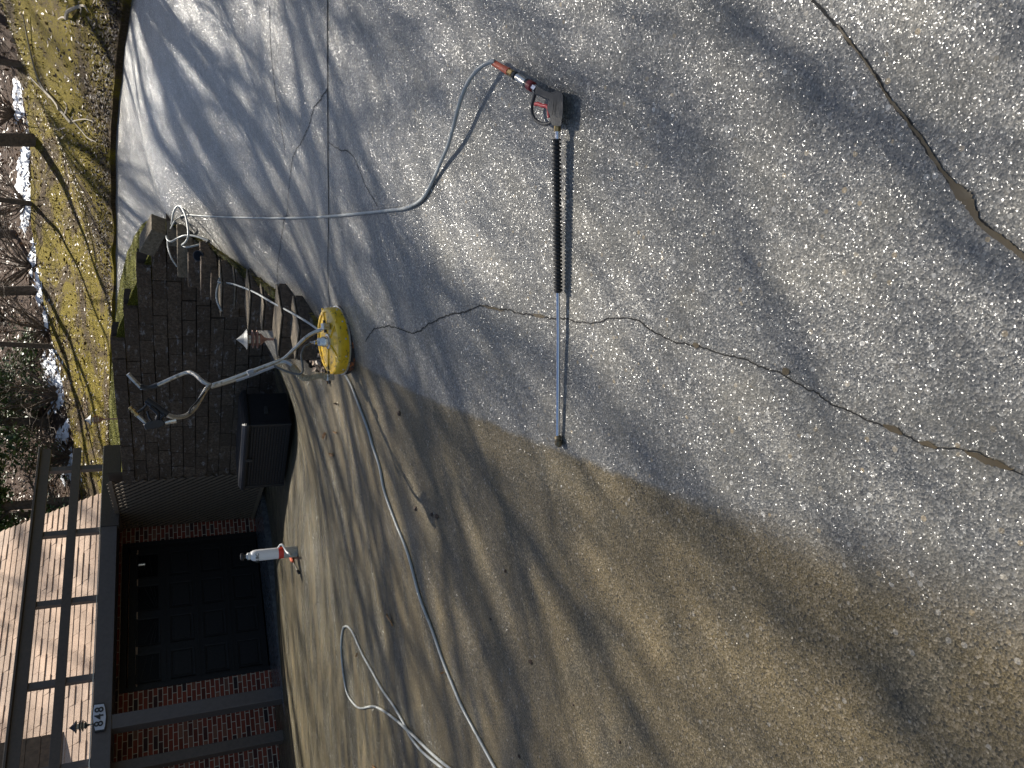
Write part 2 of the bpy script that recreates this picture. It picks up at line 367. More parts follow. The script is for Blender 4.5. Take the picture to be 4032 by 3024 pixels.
MT['hose'] = simple('hose', (.34, .35, .335), .38, var=.16, scale=20, bump=.1, dirt=(.25, .26, .24))
MT['darkhose'] = simple('darkhose', (.10, .10, .095), .5)
MT['rope'] = simple('rope', (.40, .33, .22), .95, var=.4, scale=120, bump=1, bd=.004)
MT['white_plastic'] = simple('white_plastic', (.78, .77, .74), .35, var=.04)
MT['copper'] = simple('copper', (.36, .20, .15), .55, .4, var=.3, scale=40)
MT['pewter'] = simple('pewter', (.30, .30, .29), .5, .7, var=.15, scale=40)
MT['frosted'] = NM('frosted', (.7, .68, .6), .4).m
MT['bark'] = simple('bark', (.11, .085, .065), .9, scale=16, var=.45, bump=1, bd=.03)
MT['pale_bark'] = simple('pale_bark', (.30, .26, .20), .85, scale=20, var=.35, bump=1, bd=.02)
MT['crack'] = simple('crack', (.012, .011, .010), .9, scale=60)
MT['silt'] = simple('silt', (.075, .053, .024), .65, scale=30, var=.15)
MT['leaf_brown'] = simple('leaf_brown', (.38, .22, .10), .7, scale=60, var=.4)
MT['leaf_dark'] = simple('leaf_dark', (.05, .03, .018), .7, scale=60, var=.4)
def leafm(name, a, b, tr=.25):
    s = NM(name, a, .5); isl = s.n('ShaderNodeNewGeometry').outputs['Random Per Island']; s.set('Base Color', s.ramp(isl, [(0, a), (1, b)]))
    s.set('Transmission Weight', 0); return s.m
MT['evergreen'] = leafm('evergreen', (.02, .045, .015), (.13, .20, .055))
MT['litter_leaf'] = leafm('litter_leaf', (.06, .036, .02), (.36, .25, .16))
MT['grassblade'] = leafm('grassblade', (.03, .028, .004), (.30, .235, .025))
# ------------------------------------------------------------------ THE GROUND
def driveway():
    xs = np.concatenate([np.arange(-14, -3, .35), np.arange(-3, 3.5, .11), np.arange(3.5, 9, .3)]); ys = np.concatenate([np.arange(-4, 1, .3), np.arange(1, 12, .11), np.arange(12, 23, .3)])
    XX, YY = np.meshgrid(xs, ys); ZZ = _g(XX, YY); nx = len(xs); ny = len(ys)
    m = MB(); m.v = list(zip(XX.ravel().tolist(), YY.ravel().tolist(), ZZ.ravel().tolist()))
    m.f = [(j * nx + i, j * nx + i + 1, (j + 1) * nx + i + 1, (j + 1) * nx + i) for j in range(ny - 1) for i in range(nx - 1)]
    return tag(m.build('driveway', MT['concrete'], smooth=True), kind='structure')
drive = driveway()
# land: moss lawn above the timber wall, the bank beyond the drive, the wooded hill
EDGE = [hit(*p) for p in ((520, 0), (503, 120), (485, 250), (470, 380), (460, 500), (455, 620), (455, 800), (455, 1000), (455, 1180), (455, 1300))]
ISL = [hit(*p) for p in ((640, 860), (600, 862), (568, 880), (535, 930), (505, 1000), (482, 1090), (467, 1190), (460, 1270))]
TOPS = [((439, 1500), .0), ((492, 1260), 0), ((557, 1100), 0), ((622, 1000), 0), ((650, 930), 0)]
WT = [wallpt(*p) for p, _ in TOPS]; WTZ = [p.z for p in WT]
wl = wallpt(470, 1905); WLEFT = wl
LP = [(p.x, p.y, p.z + .03) for p in EDGE] + [(p.x, p.y, p.z + .03) for p in ISL] + [(p.x, p.y, p.z - .02) for p in WT] + [(wl.x, wl.y, .72)]
LP += [el(40, 0, 22), el(80, 300, 25), el(130, 900, 27), el(225, 1400, 26), el(300, 1750, 24), el(400, 1500, 16.5), el(420, 1700, 16),
       (8, 9, 1.7), (9, 4, 1.0), (12, 14, 3.6), (13, 22, 6), (6, 16, 2.2), (-5, 21, 1.4), (-12, 24, 1.2), (-14, 32, 3), (0, 34, 5.6), (12, 34, 7.2), (-3, 17.5, .9), (7, 3, .25), (8, -2, -.2)]
_l = TPS(LP, .05)
def land(X, Y):
    X = np.asarray(X, float); Y = np.asarray(Y, float); b = _l(X, Y); hl = 3.4 + .30 * (np.minimum(Y, 44) - 27) + .05 * np.clip(X, -30, 30) + .25 * np.sin(X * .45 + 1) * np.clip((Y - 30) / 6, 0, 1)
    t = np.clip((Y - 24) / 9, 0, 1); t = t * t * (3 - 2 * t); tx = np.clip((np.abs(X) - 12) / 8, 0, 1); t = np.maximum(t, tx)
    return b * (1 - t) + hl * t + .03 * np.sin(X * 2.1 + 1.3 * np.sin(Y)) * np.sin(Y * 1.7) * np.clip((Y - 15) / 6, 0, 1)
def L(x, y): return float(land(x, y))
crest = [(16, 20), (12, 23)] + [(Vector(el(a, b, Y)).x, Y) for a, b, Y in ((40, 0, 22), (62, 150, 23.5), (80, 300, 25), (105, 600, 26), (130, 900, 27), (180, 1200, 26.5), (225, 1400, 26), (300, 1750, 24))] + [(-8, 22)]
edgexy = [(p.x, p.y) for p in EDGE]
back = H(5.5, 2.0, 0)
poly = [(7.5, -4), (5.6, 2), (4.9, 6)] + edgexy + [(ISL[-1].x - .25, ISL[-1].y + .6), (-1.0, 18.5), (-2.6, 18.2)] + [(-8, 20)] + crest[::-1][0:] + [(18, 10), (18, -4)]
def clip_drive():
    me = drive.data; bm = bmesh.new(); bm.from_mesh(me); kill = []
    pin = [(7.5, -4), (5.6, 2), (4.9, 6)] + edgexy + [(ISL[-1].x - .25, ISL[-1].y + .6), (-1.0, 18.5), (-2.6, 18.2), (-8, 19.6), (-14.5, 19.6), (-14.5, 40), (40, 40), (40, -8), (7.5, -8)]
    for f in bm.faces:
        c = f.calc_center_median()
        if inpoly(c.x, c.y, pin) and all(inpoly(v.co.x, v.co.y, pin) for v in f.verts): kill.append(f)
    bmesh.ops.delete(bm, geom=kill, context='FACES'); bm.to_mesh(me); bm.free()
clip_drive()
lawn = tag(patch('lawn', poly, lambda x, y: land(x, y) + .05, .22, MT['lawn'], skirt=.14), kind='structure')
LBp0 = onplane(900, 1862, W1 - E1 * .05, E1)
isl = [(p.x, p.y) for p in ISL] + [(-1.1, 18.7), tuple(H(3.5, 2.6, 0).xy), tuple(H(3.2, .1, 0).xy), tuple((LBp0 + E1 * .12).xy)] + [((W1 + E2 * c + E1 * .03).x, (W1 + E2 * c + E1 * .03).y) for c in (4, 2.5, 1.2, .4, .05)]
_wl = [W1 + E2 * c for c in (5.5, 4.6, 3.8, 3.2, 2.5, 1.8, 1.2, .6, .1)]
_cs = [(wallpt(x, y) - W1).dot(E2) for x, y in ((640, 885), (622, 963), (557, 1033), (492, 1190), (439, 1322))]; _zt = [-.10, .02, .20, .42, .68]
_isl = TPS([(p.x, p.y, p.z + .02) for p in ISL] + [(p.x, p.y, float(np.interp((p - W1).dot(E2), _cs, [wallpt(650, 900).z - .06] + [wallpt(a, b).z - .05 for a, b in ((622, 980), (557, 1060), (492, 1220), (439, 1350))]))) for p in _wl] + [(-1.1, 18.7, L(-1.1, 18.7) + .04), (*H(3.5, 2.6, 0).xy, .7), (*H(3.2, .1, 0).xy, .66)], .01)
moss = tag(patch('moss_mound', isl, lambda x, y: _isl(x, y) + .01 * np.sin(x * 9) * np.sin(y * 7), .12, MT['moss'], skirt=.18), kind='structure')
hill = [(-60, 20), (-9, 20.5), (-2.6, 17.8), (-1, 18.2), (ISL[-1].x + .5, ISL[-1].y + 2.4), (6, 18), (9, 16), (17, 8), (17, -6), (70, -6), (70, 75), (-60, 75)]
hs = tag(patch('hillside', hill, lambda x, y: land(x, y) - .03, 1.0, MT['litter']), kind='structure')
gm = MB(); gm.add([(-300, -300, -2.2), (300, -300, -2.2), (300, 300, -2.2), (-300, 300, -2.2)], [(0, 1, 2, 3)]); tag(gm.build('ground', MT['litter']), kind='structure')
# snow left along the foot of the woods
def snowpatch(pts, wd, n, name='snow'):
    m = MB()
    for i in range(n):
        t = random.random() * (len(pts) - 1); k = int(t); f = t - k; a, b = pts[k], pts[min(k + 1, len(pts) - 1)]
        px = a[0] + (b[0] - a[0]) * f + random.gauss(0, wd * (1 if a[1] < 1200 else 1.8)); py = a[1] + (b[1] - a[1]) * f; Y = a[2] + (b[2] - a[2]) * f
        c = Vector(el(px, py, Y + random.uniform(-1.5, 1.5))); r = random.uniform(.05, .22) * random.uniform(.4, 1)
        # drop onto land
        rr = ray(px, py); ts = np.arange(14, 45, .25); zz = rr[2] * ts < land(rr[0] * ts, ts)
        if zz.any(): c = Vector(rr * ts[np.argmax(zz)])
        if math.sin(c.x * 2.3) + math.sin(c.x * 5.1 + c.y * 2) + random.uniform(-.8, .8) < -.1: continue
        kk = 9; vs = []
        for q in range(kk):
            an = 2 * math.pi * q / kk; r2 = r * random.uniform(.5, 1.3); x, y = c.x + math.cos(an) * r2 * 1.5, c.y + math.sin(an) * r2; vs.append((x, y, L(x, y) - .01))
        vs.append((c.x, c.y, L(c.x, c.y) + .07)); m.add(vs, [(q, (q + 1) % kk, kk) for q in range(kk)])
    return tag(m.build(name, MT['snow'], smooth=True), 'thin patches of old snow along the foot of the woods', kind='stuff')
snowpatch([(84, 330, 25.5), (98, 560, 26), (100, 700, 26.5), (110, 900, 27), (170, 1150, 27), (215, 1400, 26), (250, 1650, 26), (300, 1900, 25)], 13, 950)
# ------------------------------------------------------------------ joints, cracks, silt
def ribbon(pts, wd, name, mat, h=.002, jit=.0, step=.02, wj=.6):
    P = spline(pts, 10); Q = [P[0]]
    for p in P[1:]:
        while (p - Q[-1]).length > step: Q.append(Q[-1] + (p - Q[-1]).normalized() * step)
    n = len(Q); off = 0; vs = []; fs = []
    for i, p in enumerate(Q):
        t = (Q[min(i + 1, n - 1)] - Q[max(i - 1, 0)]); t = Vector((t.x, t.y)).normalized(); nn = Vector((-t.y, t.x)); off = off * .85 + random.gauss(0, jit)
        ww = wd(i / max(1, n - 1)) if callable(wd) else wd; a = ww * random.uniform(1 - wj, 1) * .5; b = ww * random.uniform(1 - wj, 1) * .5
        for sg in (a, -b):
            x, y = p.x + nn.x * (off + sg), p.y + nn.y * (off + sg); vs.append((x, y, g(x, y) + h))
    for i in range(n - 1): fs.append((2 * i, 2 * i + 1, 2 * i + 3, 2 * i + 2))
    m = MB(); m.add(vs, fs); o = m.build(name, mat, drive); 
    if o.data.polygons[0].normal.z < 0: o.data.flip_normals()
    return o
def hp(*ps): return [hit(*p) for p in ps]
ribbon(hp((1291, 0), (1291, 300), (1292, 600), (1294, 900), (1297, 1180), (1300, 1230)), .016, 'expansion_joint', MT['crack'], wj=.2)
ribbon(hp((1062, 20), (1068, 200), (1090, 400), (1125, 600)), .011, 'crack', MT['crack'], jit=.001)
ribbon(hp((1295, 340), (1270, 390), (1240, 420), (1215, 500), (1185, 560), (1150, 640), (1135, 800), (1115, 900), (1098, 1010), (1090, 1110)), .008, 'crack', MT['crack'], jit=.003)
ribbon(hp((1295, 560), (1340, 585), (1380, 600), (1440, 720), (1490, 810)), .006, 'crack', MT['crack'], jit=.003)
ribbon(hp((1440, 1345), (1470, 1300), (1530, 1285), (1590, 1300), (1640, 1310), (1690, 1280), (1750, 1245), (1830, 1225), (1900, 1200), (2010, 1225), (2120, 1245), (2250, 1258), (2340, 1270), (2420, 1255), (2500, 1258), (2570, 1300), (2650, 1340), (2740, 1360), (2850, 1400), (2970, 1435), (3080, 1470), (3200, 1540), (3350, 1620), (3500, 1680), (3650, 1750), (3850, 1790), (4032, 1870)), lambda t: .008 - .004 * max(0, t - .45) / .55, 'crack', MT['crack'], jit=.0016, step=.008)
for pp, wd in ((((2730, 1352), (2760, 1362)), .022), (((3085, 1450), (3110, 1480)), .028), (((3480, 1672), (3560, 1712)), .02), (((3620, 1740), (3700, 1765)), .016), (((3800, 1775), (4000, 1850)), .02), (((2100, 1240), (2150, 1250)), .02), (((1900, 1203), (1990, 1222)), .014)):
    ribbon(hp(*pp), lambda t, q=wd: q * .75 * (abs(math.sin(math.pi * t)) ** .7 + .08), 'silt', MT['silt'], .003, .001, .004, .2)
ribbon(hp((3200, 0), (3260, 60), (3340, 150), (3420, 260), (3500, 380), (3570, 470), (3640, 560), (3720, 680), (3800, 790), (3870, 880), (3960, 950), (4032, 1010)), .009, 'crack', MT['crack'], jit=.0012, step=.006)
def seam(t):
    w_ = .0045 + .004 * t + .0025 * math.sin(t * 31) * math.sin(t * 13 + 1)
    for c_, ww, aa in ((.70, .045, .024), (.86, .05, .008), (.55, .03, .006), (.97, .04, .008)): w_ += aa * math.exp(-((t - c_) / ww) ** 2)
    return w_
ribbon(hp((3300, 100), (3340, 150), (3420, 260), (3500, 380), (3570, 470), (3640, 560), (3720, 680), (3800, 775), (3870, 880), (3960, 950), (4032, 1010), (4100, 1080)), seam, 'silt', MT['silt'], .0035, .0006, .004, .35)
ribbon(hp((1255, 2370), (1240, 2390), (1238, 2450), (1246, 2560), (1250, 2700), (1250, 2870), (1253, 3010)), .016, 'crack', MT['crack'], jit=.003)
ribbon(hp((1268, 1950), (1262, 2130), (1266, 2260), (1258, 2350)), .009, 'crack', MT['crack'], jit=.002)
# ------------------------------------------------------------------ THE GARAGE AND HOUSE
garage = thing('garage', H(1.2, 0, FLOOR), 'shaded brick garage with dark panelled door and two rails along its flat roof', 'garage')
FB = -1.078
fl = MB(); fl.hbox(-3.5, 4.0, -1.2, .0, FLOOR - .3, FLOOR + .012); fl.build('floor_slab', simple('slab', (.09, .095, .10), .25, scale=12), garage)
bw = MB()
DR = 2.70; DL = 0.0; DH = .72
bw.hbox(-6, DL - .002, 0, .25, FLOOR - .2, 1.0); bw.hbox(DR, 3.02, 0, .25, FLOOR - .2, .9); bw.hbox(DL - .002, DR, .02, .25, DH + .02, 1.0)
bw.build('brick_wall', MT['brick'], garage)
gd = MB()
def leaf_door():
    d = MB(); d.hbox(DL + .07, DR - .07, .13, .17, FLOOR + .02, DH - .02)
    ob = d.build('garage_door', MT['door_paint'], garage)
    nC, nR = 4, 4; x0, x1 = DL + .1, DR - .1; z0, z1 = FLOOR + .05, DH - .05; cw = (x1 - x0) / nC; ch = (z1 - z0) / nR
    for j in range(nR):
        zz = z0 + j * ch
        if j: f = MB(); f.hbox(x0, x1, .112, .1295, zz - .012, zz + .012); f.build('section_joint', MT['door_paint'], ob)
        for i in range(nC):
            xx = x0 + i * cw; a0, a1, c0, c1 = xx + .07, xx + cw - .07, zz + .075, zz + ch - .075; t = .022
            f = MB(); o4 = [(a0, c0), (a1, c0), (a1, c1), (a0, c1)]; i4 = [(a0 + t, c0 + t), (a1 - t, c0 + t), (a1 - t, c1 - t), (a0 + t, c1 - t)]
            f.add([H(a, .1295, z) for a, z in o4] + [H(a, .108, z) for a, z in o4] + [H(a, .112, z) for a, z in i4] + [H(a, .1295, z) for a, z in i4], [(k, (k + 1) % 4, 4 + (k + 1) % 4, 4 + k) for k in range(4)] + [(4 + k, 4 + (k + 1) % 4, 8 + (k + 1) % 4, 8 + k) for k in range(4)] + [(8 + k, 8 + (k + 1) % 4, 12 + (k + 1) % 4, 12 + k) for k in range(4)])
            f.build('panel_moulding', MT['door_paint'], ob)
            if j < 3:
                pn = MB(); pn.hbox(a0 + .045, a1 - .045, .116, .1295, c0 + .045, c1 - .045); pn.build('raised_panel', MT['door_paint'], ob, bevel=.01)
            else:
                gl = MB(); gl.hbox(a0 + t, a1 - t, .122, .1295, c0 + t, c1 - t); gl.build('window_pane', MT['dark_glass'], ob)
                cx = x0 + 2 * cw; fan = MB()
                for an in ((14, 25, 40, 62) if i >= 2 else (118, 140, 155, 166)):
                    seg = []
                    for k in range(25):
                        r_ = .15 + 1.15 * k / 24; A = cx + math.cos(rad(an)) * r_; Z = c0 + t + math.sin(rad(an)) * r_ * .5
                        if a0 + t < A < a1 - t and c0 + t < Z < c1 - t: seg.append(H(A, .117, Z))
                    if len(seg) > 1: fan.tube(seg, .006, 4)
                if fan.v: fan.build('window_muntin', MT['door_paint'], ob)
leaf_door()
jm = MB(); jm.hbox(DL, DL + .07, -.012, .2, FLOOR + .01, DH); jm.hbox(DR - .07, DR, -.012, .2, FLOOR + .01, DH); jm.hbox(DL, DR, -.014, .2, DH, DH + .09); jm.build('door_frame', MT['door_paint'], garage, bevel=.004)
sc_ = MB(); sc_.tube([H(2.3, .08, .46), H(2.3, .08, .56)], .03, 10); sc_.build('lamp_holder', MT['steel'], garage, smooth=True)
# canopy roof, soffit, fascia
LE, RE = -6.0, 4.05
rf = MB(); rf.hbox(LE, RE - .08, FB + .10, .6, .93, 1.02); rf.build('flat_roof', MT['rough_trim'], garage)
so = MB()
k = FB + .10
while k < -.02:
    so.hbox(LE, RE - .08, k, min(k + .135, 0), .862 + random.uniform(-.003, .003), .874); k += .14
so.build('soffit_board', MT['grey_trim'], garage)
fa = MB(); fa.hbox(LE, 2.35, FB + .01, FB + .1, .83, 1.065); fa.build('fascia', MT['grey_trim'], garage, bevel=.006)
fb = MB(); fb.hbox(2.352, RE, FB - .01, FB + .12, .80, 1.07); fb.build('fascia_end_beam', MT['rough_trim'], garage, bevel=.008)
fc = MB(); fc.hbox(LE, RE, FB + .012, FB + .08, 1.072, 1.082); fc.build('drip_edge', MT['steel'], garage)
# column pair
def post(a, b, wd, mt, name='column'):
    m = MB(); m.hbox(a - wd / 2, a + wd / 2, b - wd / 2, b + wd / 2, FLOOR - .05, .86); return m.build(name, mt, garage, bevel=.008)
post(-.86, FB + .13, .20, MT['grey_trim'])
q = onz(1090, 2838, FLOOR) - P0
post(-1.36, FB + .42, .15, MT['brown_trim'])
# guard rails along the roof edge
for zt, wd in ((2.02, .15), (1.545, .13)):
    m = MB(); m.hbox(LE, RE, FB + .02, FB + .06, zt - wd, zt); m.build('rail', MT['brown_trim'], garage, bevel=.004)
m = MB(); m.hbox(LE, RE + .02, FB - .03, FB + .11, 2.022, 2.055); m.build('rail_cap', MT['brown_trim'], garage, bevel=.004)
for py in (1835, 2087, 2358, 2672, 3012):
    a = (onplane(250, py, H(0, FB, 0), E2) - P0).dot(E1)
    m = MB(); m.hbox(a - .045, a + .045, FB + .062, FB + .15, 1.02, 2.02); m.build('rail_post', MT['grey_trim'], garage, bevel=.005)
# house number plaque
pa = [(onplane(x, y, H(0, FB - .02, 0), E2)) for x, y in ((370, 2773), (366, 2790), (362, 2826), (368, 2862), (373, 2884), (412, 2878), (416, 2862), (420, 2824), (416, 2786), (411, 2768))]
plq = thing('house_number_plaque', H(-.85, FB - .02, .9), 'pale plaque with dark rim reading 848 fixed to the canopy edge', 'house number')
m = MB(); m.prism([p - E2 * .012 for p in pa], [p + E2 * .02 for p in pa]); m.build('rim', MT['black_plastic'], plq)
cen = sum(pa, Vector()) / len(pa)
m = MB(); pi_ = [cen + (p - cen) * .9 - E2 * .018 for p in pa]; m.prism(pi_, [p + E2 * .01 for p in pi_]); m.build('face', simple('plaque_face', (.52, .55, .62), .4, var=.05), plq)
def text(body, size, loc, xdir, updir, mat, parent, name='number', depth=.003, space=1.0):
    cu = bpy.data.curves.new(name, 'FONT'); cu.body = body; cu.size = size; cu.align_x = 'CENTER'; cu.align_y = 'CENTER'; cu.extrude = depth; cu.space_character = space; cu.offset = size * .012
    o = bpy.data.objects.new('tmp', cu); C.objects.link(o); bpy.context.view_layer.update()
    me = bpy.data.meshes.new_from_object(o.evaluated_get(bpy.context.evaluated_depsgraph_get())); bpy.data.objects.remove(o)
    zd = xdir.cross(updir).normalized(); T = Matrix((( *xdir, 0), (*updir, 0), (*zd, 0), (0, 0, 0, 1))).transposed(); T.translation = loc; me.transform(T)
    me.materials.clear(); me.materials.append(mat); ob = bpy.data.objects.new(name, me); C.objects.link(ob); ob.parent = parent; ob.matrix_parent_inverse = Matrix.Translation(parent.location).inverted(); return ob
text('848', .155, cen - E2 * .026, E1, UP, MT['black_plastic'], plq, space=1.25)
# lantern on the canopy edge
def lantern(base, up, hp_, s, group, label, mats=('copper', 'pewter'), post=True):
    t = thing('path_light', base, label, 'light', group)
    if post:
        m = MB(); m.tube([base - up * .03, base + up * hp_], .011 * s, 10); m.build('stake', MT[mats[0]], t, smooth=True)
    b = base + up * hp_
    m = MB(); m.lathe(b, up, [(.012 * s, -.02 * s), (.018 * s, 0), (.05 * s, .03 * s), (.052 * s, .04 * s), (.02 * s, .045 * s)]); m.build('base', MT[mats[0]], t, smooth=True)
    m = MB(); m.lathe(b, up, [(.034 * s, .04 * s), (.036 * s, .15 * s)]); m.build('lens', MT['frosted'], t, smooth=True)
    for k in (.068, .104):
        m = MB(); m.lathe(b, up, [(.036 * s, (k + .004) * s), (.078 * s, (k - .008) * s), (.08 * s, k * s), (.04 * s, (k + .014) * s), (.036 * s, (k + .014) * s)]); m.build('louvre', MT[mats[0]], t, smooth=True)
    for k in range(3):
        m = MB(); an = k * 2.094 + .5; d = Vector((math.cos(an), math.sin(an), 0)) * .055 * s; m.tube([b + d + up * .035 * s, b + d + up * .15 * s], .003 * s, 5)
        m.build('frame_rod', MT[mats[0]], t)
    m = MB(); m.lathe(b, up, [(.04 * s, .15 * s), (.085 * s, .145 * s), (.088 * s, .152 * s), (.055 * s, .175 * s), (.05 * s, .18 * s), (.02 * s, .215 * s), (.004, .235 * s)]); m.build('cap', MT[mats[1]], t, smooth=True)
    return t
lb = H(-.84, FB + .05, 1.08)
lantern(lb, UP, .035, .95, 'louvred path lights', 'small dark louvred light standing on the canopy edge behind the number plaque', ('black_plastic', 'black_plastic'))
# house roof of tan shingles
PITCH = rad(50); RD = E2 * math.cos(PITCH) + UP * math.sin(PITCH); RN = -E2 * math.sin(PITCH) + UP * math.cos(PITCH); Q0 = H(0, .45, .95)
house = thing('house', H(0, 1, .9), 'house with a sunlit tan shingle roof rising behind the garage', 'house')
ra, rb = onplane(402, 1942, Q0, RN), onplane(0, 2096, Q0, RN)
def rs(p): d = p - Q0; return d.dot(E1), d.dot(RD)
(a_s, a_t), (b_s, b_t) = rs(ra), rs(rb)
def rakeS(t): return a_s + (b_s - a_s) * (t - a_t) / (b_t - a_t)
EXP = .135; m = MB(); t = -.5; row = 0
while t < 5.2:
    s_ = -7.5 + random.uniform(0, .3); smax = rakeS(t + EXP)
    while s_ < smax:
        L_ = random.choice((.30, .32, .34, .31)); e = min(s_ + L_, smax); th = random.choice((.013, .014, .022))
        if e - s_ > .02:
            P_ = Q0 + E1 * s_ + RD * t; wv = E1 * (e - s_ - .005); up_ = RD * (EXP + .012)
            lo = [P_ + RN * .001, P_ + wv + RN * .001, P_ + wv + RN * th, P_ + RN * th]; hi_ = [p + up_ for p in (lo[0], lo[1], P_ + wv + RN * .003, P_ + RN * .003)]
            m.add(lo + hi_, [(0, 1, 2, 3), (7, 6, 5, 4), (0, 4, 5, 1), (1, 5, 6, 2), (2, 6, 7, 3), (3, 7, 4, 0)])
        s_ = e
    t += EXP; row += 1
m.build('shingle_roof', MT['shingle'], house)
ptsq = [Q0 + E1 * -7.5 + RD * -.5, Q0 + E1 * (rakeS(-.5) - .01) + RD * -.5, Q0 + E1 * (rakeS(5.3) - .01) + RD * 5.3, Q0 + E1 * -7.5 + RD * 5.3]
m = MB(); m.prism(ptsq, [p - RN * .08 for p in ptsq]); m.build('roof_deck', MT['underlay'], house)
# gable body under the roof so that it is a solid from the side
gb = [Q0 + E1 * (rakeS(-.4) - .1) + RD * -.4 - RN * .09, Q0 + E1 * (rakeS(5.2) - .1) + RD * 5.2 - RN * .09]
g2 = [gb[0].copy(), gb[1].copy(), gb[1] + E2 * 4, gb[0] + E2 * 11]
g2[0].z = -1.4; hp0 = [Vector((gb[0].x, gb[0].y, -1.4)), gb[0], gb[1], gb[1] + E2 * 3, Vector((*(gb[0] + E2 * 9).xy, gb[0].z)), Vector((*(gb[0] + E2 * 9).xy, -1.4))]
m = MB(); m.prism(hp0, [p - E1 * 6 for p in hp0]); m.build('house_wall', MT['siding'], house)
# clad dormer at the left edge
c0 = onplane(0, 2992, Q0, RN); c1 = onplane(250, 2885, Q0, RN)
s0, t0_ = rs(c1)
dm = MB(); A0 = s0; D0 = t0_
base = Q0 + E1 * (A0 - 2.6) + RD * (D0)
fr = base
dm.box(fr - UP * .6, E1 * 2.6, E2 * 2.2, UP * 2.4)
dm.build('dormer', MT['siding'], house)
dm = MB()
for k in range(9): dm.box(fr - E2 * .022 + UP * (-.1 + k * .2), E1 * 2.602, E2 * .02, UP * .192)
dm.build('dormer_boards', MT['siding'], house)
# lattice panel between the garage corner and the timber wall
LA = H(3.02, -.02, 0); LBp = onplane(900, 1862, W1 - E1 * .05, E1); LBp.z = 0
Ld = (LBp - LA); LL = Ld.length; Ld.normalize(); Ln = Ld.cross(UP); Ln = Ln if Ln.dot(LA) < 0 else -Ln
lat = thing('lattice_screen', LA.lerp(LBp, .5) + UP * FLOOR, 'tan diagonal lattice screen between the brick garage and the block wall', 'lattice screen')
z0, z1 = FLOOR + .03, .86
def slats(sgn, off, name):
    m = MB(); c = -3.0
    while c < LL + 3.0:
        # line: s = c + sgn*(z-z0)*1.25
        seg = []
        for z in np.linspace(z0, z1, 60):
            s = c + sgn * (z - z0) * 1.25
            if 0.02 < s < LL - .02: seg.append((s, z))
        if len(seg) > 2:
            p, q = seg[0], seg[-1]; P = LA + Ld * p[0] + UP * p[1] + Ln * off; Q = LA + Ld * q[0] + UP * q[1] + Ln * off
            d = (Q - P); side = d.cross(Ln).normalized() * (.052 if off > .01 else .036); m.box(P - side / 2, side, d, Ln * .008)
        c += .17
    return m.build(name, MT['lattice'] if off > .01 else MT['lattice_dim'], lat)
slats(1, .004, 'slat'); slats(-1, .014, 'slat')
m = MB(); m.box(LA - Ln * .12 + UP * z0, Ld * LL, Ln * .02, UP * (z1 - z0)); m.build('backing', MT['lattice_back'], lat)
for z in (z0, z1 - .06): m = MB(); m.box(LA + UP * z + Ln * .024, Ld * LL, Ln * .02, UP * .06); m.build('frame', MT['lattice'], lat)
# ------------------------------------------------------------------ BLOCK RETAINING WALL
CH = .165
wall = thing('retaining_wall', W1 + E2 * 2.5 + UP * (-1.45 - W1.z), 'brown block retaining wall stepping down beside the driveway with a mossy lawn on top', 'retaining wall')
cmax = (LBp - W1).dot(E2) + .12
tops = []   # (c from, top z)
cs = [(wallpt(x, y) - W1).dot(E2) for x, y in ((640, 885), (622, 963), (557, 1033), (492, 1190), (439, 1322))]
ZTOP = wallpt(439, 1400).z
def topz(c):
    n = sum(c > q for q in cs[1:]); return ZTOP - CH * (4 - n)
m = MB(); j = 0; z = ZTOP
while z > -1.75:
    c = -.1 + random.uniform(0, .2)
    while c < cmax:
        wd = random.choice((.27, .29, .3, .28, .31)); e = min(c + wd, cmax)
        if topz(c + wd * .5) > z - .02:
            jt = random.uniform(-.012, .012); wz = .004 * math.sin(c * 3 + j)
            o = W1 + E2 * c + E1 * (.01 * j * 0 + jt - .02); o.z = z - CH + .004 + wz
            if j == 0 or abs(topz(c + wd * .5) - z) < .02: o -= E1 * .02
            m.box(o, E1 * .3, E2 * (e - c - random.uniform(.004, .010)), UP * (CH - .009))
        c = e
    z -= CH; j += 1
m.build('block_courses', MT['block'], wall, bevel=.008)
m = MB(); cc = [-.1] + [q for q in cs[1:]] + [cmax]
for i in range(len(cc) - 1):
    zt_ = ZTOP - CH * (4 - i) - .02; o = W1 + E2 * cc[i] + E1 * .06; o.z = -1.8; m.box(o, E1 * .2, E2 * (cc[i + 1] - cc[i]), UP * (zt_ + 1.8))
m.build('light_stop', MT['underlay'], wall)  # unseen dark filler added behind the blocks, stops sun leaking through the joints
